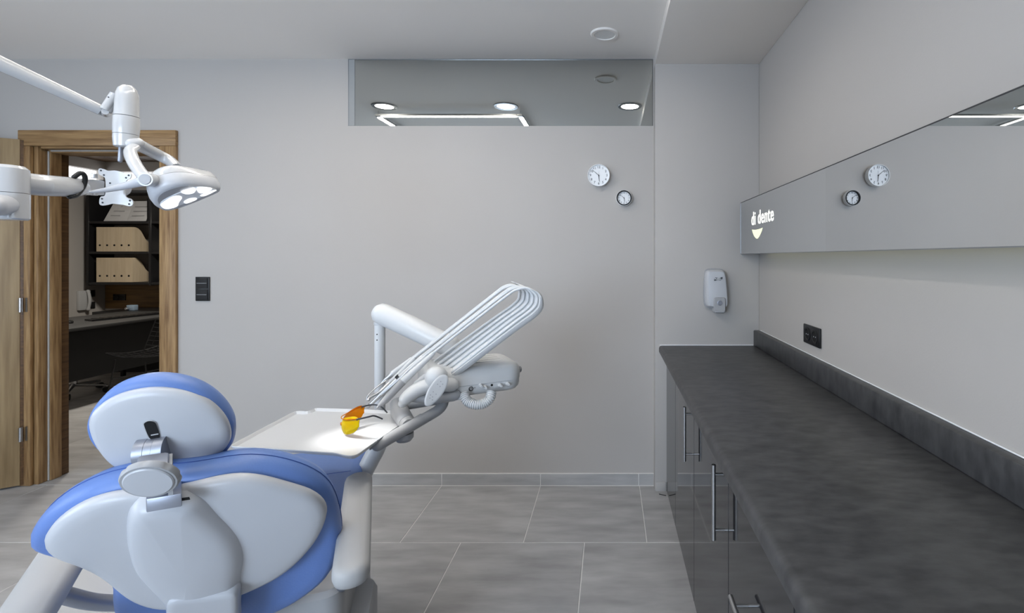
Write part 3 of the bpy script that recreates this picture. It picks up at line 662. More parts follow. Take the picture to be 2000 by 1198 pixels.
# ------------------------------------------------------------------ delivery unit with instrument tray
du = thing('delivery_unit', (W(742, 800, 1.87).x, 1.87, 0), 'white dental delivery unit with handpieces, hoses and tray on a post', 'dental unit')
pole_x = W(742, 700, 1.87).x
obj('swing_tube', MB().tube(spline([W(704, 1010, 1.84), W(702, 975, 1.84), W(706, 938, 1.845), W(722, 903, 1.855), W(737, 874, 1.865), W(742, 845, 1.87)], 6), 0.031, 20, round_end=True), M_unit, du)
obj('swing_foot', MB().tube([W(704, 1010, 1.84), V((W(704, 1010, 1.84).x, 1.84, 0.004))], 0.034, 20), M_unit, du)
pz = W(742, 632, 1.87).z
po = obj('pole', MB().tube([W(742, 860, 1.87), V((pole_x, 1.87, pz))], 0.0195, 24), M_unit, du)
for y in (652, 663): obj('screw', MB().lathe([(0.0025, 0), (0.0025, 0.001)], W(740, y, 1.87)+V((0.002, -0.0187, 0)), (0.1, -1, 0), 10), M_dark, po)
obj('pole_collar', MB().lathe([(0.0195, 0), (0.0215, 0.003), (0.0215, 0.012), (0.015, 0.014), (0.015, 0.04)], (pole_x, 1.87, pz-0.006), Z_, 24), M_unit, du)
obj('balance_arm', MB().tube([W(748, 614, 1.87), W(800, 638, 1.86), W(880, 677, 1.84)], [0.041, 0.0415, 0.041], 28, round_end=True), M_unit, du)
CXD, CBD = V((0.875, 0.485, 0)), V((-0.485, 0.875, 0))
FC = W(913, 745, 1.715); FC.z = 0.0
cc = FC+CBD*0.125+CXD*0.035
def con(a, b, z): return cc+CXD*a+CBD*b+Z_*z
mb = MB(); slab(mb, (con(0, 0, 0), CXD, CBD, Z_), 0.170, 0.125, 0.06, [(0.035, 0.898), (0.012, 0.902), (0.003, 0.912), (0.0, 0.925), (0.0, 0.9395)], 8); obj('lower_housing', mb, M_unit, du, angle=60)
mb = MB(); slab(mb, (con(0, 0, 0), CXD, CBD, Z_), 0.172, 0.127, 0.06, [(0.0, 0.9405), (0.0, 0.962), (0.004, 0.980), (0.014, 0.993), (0.030, 1.0), (0.05, 1.003)], 8); up_ = obj('upper_housing', mb, M_unit, du, angle=60)
for k in range(4):
    obj('ridge', MB().tube([con(-0.08, -0.06+k*0.035, 1.002), con(0.03, -0.06+k*0.035, 1.0032), con(0.11, -0.06+k*0.035, 1.002)], 0.0022, 8), M_unit, up_)
FP = FC+Z_*0.93; FN = -CBD
def face(px, py, off=0.0): return onplane(px, py, FP+FN*off, FN)
kb = obj('main_switch', MB().lathe([(0.008, 0), (0.008, 0.004), (0.006, 0.006)], face(919.5, 759.5, -0.002), FN, 16), M_black, du)
obj('switch_cap', MB().lathe([(0.0055, 0), (0.0055, 0.003)], face(920, 759.5, 0.003), FN, 12), M_chrome, kb)
obj('indicator', MB().lathe([(0.003, 0), (0.003, 0.002)], face(927, 757.5, -0.001), FN, 12), M_grey, du)
for x, y in ((938, 753), (946.5, 756.5), (976, 752.5), (990.5, 749.5)):
    k_ = obj('knob', MB().lathe([(0.007, -0.002), (0.007, 0.005), (0.005, 0.007), (0.005, 0.018), (0.004, 0.020)], face(x, y), FN, 16), M_unit, du)
obj('port', MB().lathe([(0.0042, -0.002), (0.0042, 0.0015)], face(960.5, 752.5), FN, 14), M_dark, du)
obj('coupling', MB().lathe([(0.012, -0.01), (0.012, 0.014), (0.009, 0.018)], W(1009, 722, 1.86), CXD, 16), M_grey, du)
# ribbed hose under the housing
hp_ = spline([W(906, 768, 1.70), W(912, 783, 1.69), W(926, 790, 1.685), W(943, 789, 1.69), W(956, 780, 1.70), W(960, 766, 1.715)], 9)
mb = MB(); path = [hp_[0].lerp(hp_[0], 0)]+[hp_[min(len(hp_)-2, int(q))].lerp(hp_[min(len(hp_)-1, int(q)+1)], q-int(q)) for q in [i*(len(hp_)-1)/95 for i in range(1, 96)]]
mb.tube(path, [0.0145 if (i // 2) % 2 == 0 else 0.0178 for i in range(len(path))], 16); obj('ribbed_hose', mb, M_unit, du, angle=25)
obj('hose_socket', MB().box(-0.04, 0.02, -0.02, 0.02, -0.016, 0.006, 0.006, fr=(W(903, 770, 1.71), CXD, CBD, Z_)), M_unit, du)
# whip arm and the five hoses that loop over it
def lerp2(a, b, t): return (a[0]+(b[0]-a[0])*t, a[1]+(b[1]-a[1])*t)
def hpt(L, R, t): return W(*lerp2(L, R, t), 1.80-0.10*t)
hpath = [((800, 704), (846, 690)), ((893, 631), (925, 628)), ((968, 572), (993, 576)), ((985, 560), (1010, 566)), ((1000, 557), (1030, 563)), ((1012, 564), (1044, 573)), ((1014, 576), (1049, 586)), ((1006, 592), (1040, 604)), ((960, 625), (990, 642)), ((848, 706), (880, 730))]
for i in range(5):
    t = i/4; u_ = (0.0, 0.13, 0.52, 0.68, 1.0)[i]
    obj('hose', MB().tube(spline([hpt(L, R, u_ if q < 3 else (u_+t)/2 if q < 5 else t) for q, (L, R) in enumerate(hpath)], 6), 0.0048, 12), M_unit, du)
mb = MB(); rings = []
sh = spline([hpt(L, R, 0.5) for L, R in hpath[4:]], 5); wv = (hpt(*hpath[8], 1.0)-hpt(*hpath[8], 0.0)); 
for i, p in enumerate(sh):
    tn = (sh[min(i+1, len(sh)-1)]-sh[max(i-1, 0)]).normalized(); nn = tn.cross(wv).normalized()
    c_ = sum(sh, V((0, 0, 0)))/len(sh)
    ctr = hpt((960, 600), (985, 610), 0.5)
    if i < 16 and nn.dot(p-ctr) < 0: nn = -nn
    if i >= 16 and nn.z > 0: nn = -nn
    b0 = p+nn*0.0052; wd = wv*0.60
    tk = 0.002+0.019*min(1, i/14)
    rings.append([b0-wd, b0+wd, b0+wd*1.03+nn*tk*0.5, b0+wd*0.96+nn*tk, b0-wd*0.96+nn*tk, b0-wd*1.03+nn*tk*0.5])
mb.loft(rings); obj('whip_arm', mb, M_unit, du, angle=60)
# joint, instrument holder, control panel
jc = W(852, 737, 1.655); mb = MB(); mb.lathe([(0.004, -0.038), (0.020, -0.033), (0.032, -0.020), (0.037, 0.0), (0.033, 0.018), (0.022, 0.031), (0.004, 0.037)], jc, (0.3, -0.2, 1), 28); obj('joint_dome', mb, M_unit, du, angle=60)
obj('instrument_holder', MB().tube(spline([W(880, 752, 1.68), W(845, 752, 1.66), W(815, 762, 1.64), W(795, 777, 1.625), W(787, 787, 1.62)], 5), [0.028, 0.028, 0.028, 0.028, 0.028, 0.028, 0.028, 0.028, 0.028, 0.028, 0.028, 0.027, 0.027, 0.026, 0.026, 0.025, 0.024, 0.023, 0.022, 0.020, 0.017], 20, flat=0.85, round_end=True), M_unit, du, angle=60)
obj('holder_skirt', MB().tube(spline([W(800, 775, 1.65), W(840, 778, 1.66), W(885, 772, 1.69)], 5), [0.020, 0.026, 0.026], 18, flat=0.8, round_end=True), M_grey, du, angle=60)
obj('holder_finger', MB().tube(spline([W(848, 730, 1.72), W(830, 738, 1.71), W(815, 750, 1.69)], 4), [0.014, 0.012], 14, round_end=True), M_unit, du)
PN = V((0.45, -0.85, 0.12)).normalized(); pl = (W(872, 738, 1.575)-W(834, 788, 1.575)).normalized(); pl = (pl-PN*pl.dot(PN)).normalized(); pw = PN.cross(pl)
pc_ = W(852, 763, 1.575)
ring = [pc_+pl*0.056*math.cos(2*math.pi*q/40)+pw*0.024*math.sin(2*math.pi*q/40)*(1+0.10*math.cos(2*math.pi*q/40)) for q in range(40)]
mb = MB(); pillow(mb, ring, PN, [(0.014, -0.030), (0.006, -0.022), (0.001, -0.010), (0.0, 0.0), (0.003, 0.002)], 0, 0); cp = obj('control_panel', mb, M_unit, du, angle=60)
for a_, b_ in ((0.030, 0.004), (0.026, -0.006), (0.018, 0.008), (0.016, -0.003), (-0.008, 0.006), (-0.010, -0.006), (-0.020, 0.008), (-0.022, -0.001), (-0.029, 0.004), (-0.030, -0.006)):
    obj('button', MB().lathe([(0.0017, 0.0), (0.0017, 0.0012)], pc_+pl*a_+pw*b_+PN*0.0016, PN, 10), M_grey, cp)
# handpieces resting in the holder
def handpiece(px, ys, rad, m, tipm, parts=()):
    pts = [W(x, y, d) for (x, y), d in zip(px, ys)]
    h = obj('handpiece', MB().tube(pts[:2], rad[:2], 16, round_end=True), m, du)
    obj('handpiece_tip', MB().tube(pts[1:], rad[1:], 14, round_end=True), tipm, h)
    return h, pts
handpiece([(803, 702), (766, 731), (752, 742), (746, 748)], [1.80, 1.77, 1.765, 1.76], [0.0075, 0.011, 0.006, 0.004], M_unit, M_chrome)
handpiece([(808, 702), (762, 748), (742, 766), (722, 777), (719, 781)], [1.787, 1.75, 1.73, 1.71, 1.705], [0.008, 0.0085, 0.0055, 0.005, 0.007], M_unit, M_chrome)
h, q = handpiece([(824, 699), (780, 738), (757, 759), (742, 773), (723, 791), (719, 793)], [1.748, 1.72, 1.705, 1.695, 1.685, 1.68], [0.009, 0.0105, 0.010, 0.0075, 0.006, 0.0085], M_unit, M_chrome)
obj('black_ring', MB().tube([W(781, 736, 1.72), W(776, 741, 1.717)], 0.0118, 16), M_black, h)
handpiece([(831, 696), (800, 722), (768, 752), (744, 772)], [1.732, 1.71, 1.69, 1.675], [0.006, 0.006, 0.005, 0.003], M_unit, M_chrome)
h, q = handpiece([(845, 692), (787, 745), (752, 783), (740, 793), (737, 797)], [1.70, 1.655, 1.62, 1.61, 1.605], [0.008, 0.0135, 0.0115, 0.005, 0.003], M_unit, M_grey)
obj('spray_line', MB().tube(spline([W(757, 742, 1.755), W(745, 750, 1.74), W(730, 762, 1.72), W(719, 773, 1.705), W(717, 780, 1.70), W(721, 781, 1.70)], 6), 0.0022, 10), M_chrome, du)
obj('air_line', MB().tube(spline([W(845, 700, 1.74), W(835, 698, 1.735), W(825, 705, 1.73), W(818, 714, 1.725)], 6), 0.003, 10), M_unit, du)
# bracket that carries the tray
obj('tray_knuckle', MB().tube([W(778, 789, 1.73), W(781, 806, 1.69), W(795, 827, 1.62)], [0.028, 0.030, 0.026], 22), M_grey, du)
obj('knuckle_cap', MB().tube([W(795, 827, 1.62), W(798, 831, 1.61)], [0.0262, 0.022], 22), M_offw, du)
obj('bracket_tube', MB().tube([W(784, 794, 1.73), W(855, 782, 1.72)], 0.016, 14), M_grey, du)
obj('lower_arm', MB().tube(spline([W(866, 768, 1.715), W(866, 786, 1.71), W(856, 801, 1.69), W(830, 817, 1.65), W(790, 840, 1.58), W(738, 870, 1.50)], 6), 0.018, 16, round_end=True), M_grey, du)
obj('lower_arm_plate', MB().box(-0.10, 0.10, -0.012, 0.012, -0.004, 0.004, 0.003, fr=((W(775, 842, 1.56)), (W(800, 824, 1.60)-W(740, 862, 1.50)).normalized(), CBD, Z_)), M_grey, du)
obj('arm_brake', MB().lathe([(0.030, 0), (0.030, -0.016), (0.022, -0.026), (0.006, -0.028)], W(789, 846, 1.60), Z_, 24), M_grey, du)
ZTR = 0.83
def tp(px, py, z=ZTR): return onplane(px, py, V((0, 0, z)), Z_)
to = [(448, 875), (520, 836), (575, 807), (588, 806), (600, 808), (606, 805), (615, 800.5), (700, 803), (782, 806.5), (790, 812), (789, 828), (745, 859), (702, 890), (697, 894), (684, 895.5), (672, 894), (655, 889), (630, 887.5), (540, 881), (455, 877)]
ring = []
tpts = [tp(*p) for p in to]
for i in range(len(tpts)):
    a_, b_ = tpts[i], tpts[(i+1) % len(tpts)]
    for q in range(6): ring.append(a_.lerp(b_, q/6))
ring = resample(ring, 160)
mb = MB(); rg = lambda d, z: [p+Z_*z for p in inset_ring(ring, Z_, d)]
mb.loft([rg(0.012, -0.0065), rg(0.006, -0.005), rg(0.0, 0.004), rg(0.0005, 0.0065), rg(0.002, 0.0065), rg(0.010, -0.001), rg(0.0115, -0.002)]); obj('instrument_tray', mb, mat('tray_white', (196, 197, 198), 0.25, vary=0.008, scale=3), du, smooth=False)

# orange safety glasses on the tray
sg = thing('safety_glasses', tp(692, 850), 'orange wraparound safety glasses lying in the light on the white tray', 'glasses')
M_or = mat('orange_lens', (255, 150, 20), 0.08, trans=0.75, ior=1.15, vary=0.01); M_ye = mat('yellow_lens', (235, 205, 20), 0.15, trans=0.55, ior=1.15, vary=0.01)
gz = ZTR-0.0015
gc = tp(693, 846, gz)
fx = V((-0.93, -0.36, 0)).normalized()       # the glasses look this way
fs = V((fx.y, -fx.x, 0))                      # along the brow; towards the camera side negative
gt = math.radians(16); GF = fx*math.cos(gt)-Z_*math.sin(gt); GU = Z_*math.cos(gt)+fx*math.sin(gt)   # they lean forward on the lenses
def gp(s, f, z): return gc+fs*s+GF*f+GU*z+Z_*0.0105
def lens(sg_, m, name):
    mb = MB(); rings = []; n = 18
    for i in range(n+1):
        a = math.pi*i/n; u = 0.5-0.5*math.cos(a); s = sg_*(0.005+0.068*u)
        hh = 0.0255*max(0.16, 1-abs(2*u-1)**3.2)**0.5; zc_ = 0.0265+0.006*u
        f = lambda z: 0.036-0.058*(s/0.073)**2-0.9*(z-0.0265)**2/0.0255*0.3-0.012*(z/0.05)
        ins = [gp(s, f(zc_+hh*k), zc_+hh*k) for k in (-1, -0.5, 0, 0.5, 1)]; outs = [p+GF*0.0022 for p in ins]
        rings.append(outs+ins[::-1])
    mb.loft(rings); return obj(name, mb, m, sg, angle=60)
lens(1, M_or, 'lens'); lens(-1, M_ye, 'lens')
obj('bridge', MB().tube([gp(-0.009, 0.0285, 0.032), gp(0.0, 0.030, 0.035), gp(0.009, 0.0285, 0.032)], 0.003, 10), M_or, sg)
obj('brow_bar', MB().tube(spline([gp(s, 0.024-0.058*(s/0.073)**2, 0.054-0.006*abs(s)/0.07) for s in (-0.068, -0.045, -0.02, 0.0, 0.02, 0.045, 0.068)], 4), 0.0015, 8), M_or, sg)
obj('temple', MB().tube(spline([gp(-0.068, -0.026, 0.046), gp(-0.070, -0.060, 0.042), gp(-0.062, -0.075, 0.036), gp(-0.055, -0.092, 0.016)], 5), [0.003, 0.0022], 8), M_ink, sg)
obj('temple', MB().tube(spline([gp(0.068, -0.026, 0.046), gp(0.066, -0.055, 0.043), gp(0.050, -0.082, 0.032), gp(0.035, -0.098, 0.006)], 5), [0.003, 0.0022], 8), M_ink, sg)
obj('nose_pad', MB().tube([gp(-0.010, 0.024, 0.016), gp(0.0, 0.028, 0.022), gp(0.010, 0.024, 0.016)], 0.003, 8), M_ye, sg)

# ------------------------------------------------------------------ dental lamp on its swing arm
PX, PY = -1.76, 0.80                                     # the post that carries lamp and screen bracket (left of the picture)
dl_ = thing('dental_lamp', (PX, PY, 0), 'white dental operating lamp on a long swing arm, switched on', 'dental lamp')
A0, A1 = W(0, 124, 1.25), W(194, 214, 1.42)
A00 = A1+(A0-A1)*((1.42-PY)/0.17); PZ = A00.z
obj('post_foot', MB().lathe([(0.13, 0.001), (0.13, 0.02), (0.06, 0.04), (0.032, 0.06)], (PX, PY, 0), Z_, 32), M_white, dl_)
obj('post', MB().tube([(PX, PY, 0.05), (PX, PY, A00.z+0.03)], 0.03, 24), M_white, dl_)
obj('arm_socket', MB().lathe([(0.03, -0.06), (0.042, -0.04), (0.042, 0.05), (0.02, 0.07)], (PX, PY, PZ), Z_, 24), M_white, dl_)
obj('swing_arm', MB().tube([A00, A0, A1], [0.022, 0.0190, 0.0150], 20), M_white, dl_)
obj('arm_end', MB().tube([A1, A1+(A1-A0).normalized()*0.016, W(205, 218, 1.41)], [0.0155, 0.013, 0.008], 18), M_white, dl_)
obj('link', MB().tube([W(203, 214, 1.41), W(224, 184, 1.425)], [0.010, 0.011], 14), M_white, dl_)
obj('link', MB().tube([W(212, 219, 1.42), W(226, 200, 1.43)], [0.007, 0.007], 12), M_grey, dl_)
obj('link_screw', MB().lathe([(0.002, 0), (0.002, 0.001)], W(212, 190, 1.40), (0.5, -1, 0), 8), M_ink, dl_)
YJ = 1.43; k_ = YJ/F
jb = W(246, 265, YJ)
lean = V((0.03, 0, 1)).normalized()
top = (jb-W(246, 166, YJ)).length
def jl(prof, m, name, o=jb): return obj(name, MB().lathe(prof, o, lean, 36), m, dl_, angle=50)
jl([(0.0285, 0.056), (0.0278, 0.060), (0.0268, 0.10), (0.0255, 0.120), (0.021, 0.136), (0.013, 0.145), (0.004, 0.1480)], M_white, 'joint_hood')
jl([(0.0287, 0.003), (0.0297, 0.02), (0.0293, 0.050), (0.0285, 0.0545)], M_white, 'joint_body')
jl([(0.021, -0.036), (0.0265, -0.033), (0.0285, -0.012), (0.0287, 0.002)], M_white, 'joint_skirt')
obj('joint_pin', MB().tube([W(236, 285, YJ), W(234.5, 314, YJ)], 0.0055, 12, round_end=True), M_silver, dl_)
obj('fork_hub', MB().tube([W(258, 281, YJ-0.01), W(270, 279, YJ)], [0.015, 0.014], 18, round_end=True), M_white, dl_)
def c8(x, y, d): return W(250+x/6.655, 250+y/6.655, d)
obj('fork_arm', MB().tube(spline([c8(80, 245, 1.41), c8(30, 300, 1.39), c8(55, 400, 1.36), c8(120, 520, 1.34), c8(215, 640, 1.325), c8(290, 690, 1.33)], 6), [0.0150, 0.0150], 16, flat=0.7), M_white, dl_, angle=60)
obj('fork_arm', MB().tube(spline([c8(90, 190, 1.44), c8(220, 265, 1.48), c8(380, 345, 1.53), c8(540, 430, 1.55), c8(650, 540, 1.53)], 6), [0.021, 0.021], 16, flat=0.75), M_white, dl_, angle=60)
kb = obj('pivot', MB().tube([c8(222, 668, 1.300), c8(330, 685, 1.33), c8(470, 705, 1.37)], [0.0178, 0.0178, 0.016], 28), M_white, dl_)
pd = (c8(330, 685, 1.33)-c8(222, 668, 1.30)).normalized(); obj('pivot_cap', MB().tube([c8(222, 668, 1.30)-pd*0.0022, c8(222, 668, 1.30)+pd*0.001], [0.0135, 0.0145], 28), M_grey, kb)
obj('handle_lever', MB().tube(spline([c8(300, 690, 1.34), c8(180, 695, 1.325), c8(0, 745, 1.32), c8(-250, 800, 1.31), c8(-480, 835, 1.30)], 5), [0.017, 0.0145, 0.012, 0.009, 0.0035], 18, round_end=True), M_shell, dl_, angle=60)
LN = V((0.50, -0.16, -0.85)).normalized()                # the lamp shines this way, at the tray
PL = c8(780, 880, 1.40)
def lamp_ring(pts, off, n=72): return resample(spline([onplane(250+x/6.655, 250+y/6.655, PL+LN*off, LN) for x, y in pts], 6, True), n)
fo = [(335, 930), (350, 870), (420, 810), (540, 755), (700, 728), (880, 738), (1050, 765), (1180, 790), (1212, 800), (1170, 835), (1060, 885), (920, 945), (750, 1010), (580, 1062), (470, 1072), (390, 1035), (345, 985)]
r = lamp_ring(fo, 0.0)
DIM = (max((p-r[0]).length for p in r))
mb = MB(); pillow(mb, r, -LN, [(0.010, -0.004), (0.003, -0.003), (-0.003, 0.006), (-0.006, 0.020), (-0.005, 0.036)], 0, 0)
lh = obj('lamp_housing', mb, M_shell, dl_, angle=60)
mb = MB(); pillow(mb, r, -LN, [(-0.005, 0.0368), (-0.0045, 0.044), (0.002, 0.060), (0.010, 0.070), (0.020, 0.076)], 0, 0.005)
obj('lamp_cover', mb, M_white, dl_, angle=60)
r2 = lamp_ring([(375, 930), (400, 880), (470, 830), (600, 780), (740, 755), (900, 755), (1050, 778), (1165, 800), (1120, 835), (960, 905), (780, 975), (600, 1040), (490, 1050), (420, 1025), (385, 980)], 0.0045)
mb = MB(); pillow(mb, r2, LN, [(0.0, -0.003), (0.002, 0.0)]); obj('lamp_bezel', mb, M_grey, lh)
M_ref = mat('lamp_reflector_lit', (255, 255, 255), 0.2, emit=(255, 255, 255), estr=1.6, vary=0.001); M_ref2 = mat('reflector_satin', (228, 230, 232), 0.35, vary=0.01)
r3 = lamp_ring([(415, 1000), (450, 950), (560, 890), (700, 830), (880, 775), (1000, 770), (1160, 805), (1100, 838), (960, 905), (780, 975), (600, 1040), (490, 1055), (430, 1035)], 0.0065)
mb = MB(); pillow(mb, r3, LN, [(0.0, -0.002), (0.002, 0.0)]); lr = obj('reflector', mb, M_ref2, lh)
for pts in ([(425, 1005), (470, 965), (560, 905), (650, 885), (700, 905), (660, 965), (640, 1015), (560, 1045), (480, 1050)],
            [(690, 830), (770, 800), (850, 780), (880, 800), (850, 845), (760, 860)],
            [(900, 780), (1000, 772), (1090, 785), (1060, 815), (980, 845), (920, 840)],
            [(730, 960), (800, 920), (890, 915), (880, 935), (800, 968), (750, 980)],
            [(940, 880), (1020, 845), (1110, 815), (1150, 808), (1110, 832), (1000, 882)]):
    rr = lamp_ring(pts, 0.0072, 32); mb = MB(); mb.loft([rr, [p+LN*0.0008 for p in rr]]); obj('lit_reflector', mb, M_ref, lr)
ld = bpy.data.lights.new('lamp_beam', 'SPOT'); ld.energy = 46; ld.spot_size = math.radians(20); ld.spot_blend = 0.75; ld.shadow_soft_size = 0.04
lo = bpy.data.objects.new('lamp_beam', ld); COL.objects.link(lo); lo.parent = dl_
ls = PL+LN*0.02; aim = tp(706, 852)
lo.location = ls-ORG[dl_.name]; lo.rotation_euler = (aim-ls).to_track_quat('-Z', 'Y').to_euler()

# ------------------------------------------------------------------ screen bracket arm
ma = thing('monitor_arm', (PX, PY, 1.46), 'white monitor arm with an empty mounting plate behind the dental lamp', 'monitor arm')
J = W(14, 376, 1.14)
obj('post_clamp', MB().lathe([(0.032, 1.47), (0.045, 1.48), (0.045, 1.60), (0.032, 1.61)], (PX, PY, 0), Z_, 24), M_white, ma)
obj('inner_arm', MB().tube([(PX, PY, 1.53), (J.x, J.y-0.03, 1.515)], 0.028, 18), M_white, ma)
obj('joint_lower', MB().lathe([(0.032, W(0, 430, 1.14).z-0), (0.036, W(0, 427, 1.14).z), (0.036, W(0, 378, 1.14).z)], (J.x, J.y, 0), Z_, 16), M_white, ma, angle=30)
obj('joint_upper', MB().lathe([(0.0355, W(0, 377, 1.14).z), (0.036, W(0, 340, 1.14).z), (0.035, W(0, 330, 1.14).z), (0.028, W(0, 324, 1.14).z), (0.016, W(0, 322.5, 1.14).z)], (J.x, J.y, 0), Z_, 16), M_white, ma, angle=30)
obj('joint_boss', MB().tube([W(12, 400, 1.13), W(-12, 402, 1.08)], [0.024, 0.022], 20, round_end=True), M_shell, ma)
obj('outer_arm', MB().tube([W(32, 357, 1.165), W(80, 362, 1.20), W(145, 366, 1.33), W(158, 367, 1.36)], [0.0262, 0.0262, 0.0262, 0.020], 22), M_white, ma)
obj('cable', MB().tube(spline([W(145, 346, 1.31), W(158, 338, 1.32), W(166, 346, 1.33), W(163, 364, 1.33), W(150, 381, 1.31), W(136, 385, 1.29)], 6), 0.0058, 10, round_end=True), M_black, ma)
obj('tilt_link', MB().box(-0.040, 0.045, -0.012, 0.012, -0.022, 0.022, 0.004, fr=(W(178, 366, 1.42), (W(215, 368, 1.50)-W(150, 366, 1.36)).normalized(), Y_, Z_)), M_chrome, ma)
for y in (344, 378): obj('bolt', MB().lathe([(0.008, -0.006), (0.008, 0.006), (0.004, 0.009)], W(184, y, 1.43), Z_, 12), M_chrome, ma)
obj('tilt_bushing', MB().tube([W(199, 352, 1.47), W(200, 372, 1.47)], 0.006, 12), M_black, ma)
def c2(x, y): return (x/3.152, 80+y/3.152)
PVn = V((0.25, -0.95, 0.0)).normalized(); PV = W(226, 366, 1.52)
vo = [(604, 800), (612, 785), (640, 790), (665, 800), (700, 798), (730, 802), (765, 812), (800, 812), (808, 828), (800, 848), (782, 856), (772, 880), (770, 930), (776, 962), (800, 970), (816, 985), (815, 1010), (795, 1018), (760, 1010), (720, 1005), (690, 1003), (660, 1010), (630, 1014), (612, 1005), (612, 975), (622, 958), (642, 955), (650, 930), (650, 880), (646, 845), (630, 832), (610, 822)]
vr = resample(spline([onplane(*c2(*p), PV, PVn) for p in vo], 4, True), 110)
vp = obj('mounting_plate', MB().loft([vr, [p-PVn*0.004 for p in vr]]), M_white, ma)
for x, y in ((622, 798), (640, 826), (792, 828), (776, 843), (628, 972), (632, 996), (800, 984), (795, 1005), (678, 876)):
    obj('hole', MB().lathe([(0.0026, 0), (0.0026, 0.0008)], onplane(*c2(x, y), PV, PVn), PVn, 10), M_ink, vp)
obj('plate_hub', MB().lathe([(0.024, 0.003), (0.024, 0.03), (0.018, 0.034)], PV, -PVn, 20), M_chrome, ma)

# ------------------------------------------------------------------ office behind the doorway: furniture
SYF, SYB = 6.10, OY1-0.002
def so_(px, py, y=SYF): return W(px, py, y)
sx0, sx1 = so_(168, 0).x, so_(418, 0).x; sz0, sz1 = so_(0, 558).z, so_(0, 372).z
shf = thing('wall_shelf', ((sx0+sx1)/2, SYB, sz0), 'black open wall shelf in the office seen through the doorway', 'shelf')
sd_x = [so_(168, 0).x, so_(290, 0).x, sx1]
for x in sd_x: obj('upright', MB().box(x, x+0.032, SYF, SYB, sz0, sz1, 0.002, 1), M_dkmetal, shf)
for y in (554, 494, 434.5, 374):
    z = so_(0, y).z
    for a_, b_ in ((sd_x[0]+0.033, sd_x[1]-0.001), (sd_x[1]+0.033, sd_x[2]-0.001)):
        obj('shelf_board', MB().box(a_, b_, SYF, SYB, z-0.016, z+0.016, 0.002, 1), M_dkmetal, shf)
def mfile(x0, w, zb, label):
    h, dp = 0.305, 0.235; yf = SYF+0.012
    t = thing('magazine_file', (x0+w/2, yf+dp/2, zb), label, 'magazine file', 'birch magazine files on the office shelf')
    prof = [(0, 0), (dp, 0), (dp, 0.115), (dp*0.9, 0.125), (dp*0.75, 0.155), (dp*0.6, 0.215), (dp*0.48, 0.262), (dp*0.33, 0.293), (dp*0.18, h), (0, h)]
    for xx in (x0, x0+w-0.004):
        obj('side', MB().loft([[V((q, yf+a_, zb+b_)) for a_, b_ in prof] for q in (xx, xx+0.004)]), M_card, t, smooth=False)
    fr_ = obj('front', MB().box(x0+0.0041, x0+w-0.0041, yf, yf+0.004, zb, zb+h), M_card, t, smooth=False)
    obj('finger_hole', MB().lathe([(0.0125, 0), (0.0125, 0.0015)], (x0+w/2, yf-0.0002, zb+0.078), -Y_, 16), M_dark, fr_)
    return t
names = ['leftmost', 'second', 'third', 'fourth', 'rightmost']
for row, y in (('upper', 494), ('lower', 554)):
    zb = so_(0, y).z+0.0165; x0 = so_(185, 0).x+0.008
    for k in range(5):
        mfile(x0+k*0.0905, 0.0885, zb, 'pale birch magazine file, %s of five on the %s shelf' % (names[k], row))
# open brochure leaning on the top board, papers beside it
zb = so_(0, 434.5).z+0.0165
bk = thing('open_brochure', (so_(232, 0).x, SYF+0.12, zb), 'open printed brochure leaning on the top board of the black shelf', 'brochure')
def page(xs, name, m, off=0.0):
    pts = [V((x, SYF+0.09+(z-zb)*0.35+dy-off, z)) for x, z, dy in xs]
    return obj(name, MB().prism(pts, (0, 0.006, 0)), m, bk, smooth=False)
xa, xm, xb = so_(189, 0).x+0.01, so_(229.5, 0).x+0.01, so_(272, 0).x+0.01
pg1 = page([(xa, zb+0.002, -0.02), (xm, zb+0.002, 0.01), (xm+0.02, zb+0.27, 0.01), (xa+0.05, zb+0.27, -0.02)], 'page', M_paper)
pg2 = page([(xm+0.002, zb+0.002, 0.01), (xb, zb+0.002, -0.02), (xb+0.03, zb+0.27, -0.02), (xm+0.022, zb+0.27, 0.01)], 'page', M_paper)
obj('stand', MB().box(xb+0.028, xb+0.04, SYF+0.06, SYF+0.20, zb+0.001, zb+0.29, 0.003), M_blackm, bk)
for k, (u0, u1) in enumerate(((0.06, 0.17), (0.05, 0.20), (0.07, 0.16))):
    z_ = zb+0.07+k*0.06
    page([(xa+u0, z_, -0.012), (xa+u1, z_, -0.001), (xa+u1, z_+0.012, -0.001), (xa+u0, z_+0.012, -0.012)], 'printed_line', M_print, 0.004)
    page([(xm+0.06, z_, -0.002), (xm+0.06+u1, z_, -0.014), (xm+0.06+u1, z_+0.010, -0.014), (xm+0.06, z_+0.010, -0.002)], 'printed_line', M_print, 0.004)
px_ = so_(312, 0).x
tag(obj('paper_sheet', MB().prism([V((px_, SYF+0.10, zb+0.001)), V((px_+0.2, SYF+0.10, zb+0.001)), V((px_+0.22, SYF+0.17, zb+0.19)), V((px_+0.025, SYF+0.17, zb+0.19))], (0, 0.004, 0)), M_paper, smooth=False), 'white paper sheet leaning on the top board beside the doorframe', 'paper')
zb2 = so_(0, 554).z+0.0165
tag(obj('card_box', MB().box(so_(303, 0).x, so_(303, 0).x+0.16, SYF+0.06, SYF+0.18, zb2, zb2+0.055, 0.002), M_paper), 'small white card box on the lowest board of the shelf', 'box')
zb3 = so_(0, 494).z+0.0165
tag(obj('tape_roll', MB().lathe([(0.02, 0), (0.03, 0), (0.03, 0.03), (0.02, 0.03)], (so_(320, 0).x, SYF+0.1, zb3+0.0305), Y_, 20), mat('yellow_plastic', (214, 170, 40), 0.4, vary=0.02), None), 'small yellow roll on the middle shelf board beside the doorframe', 'tape')
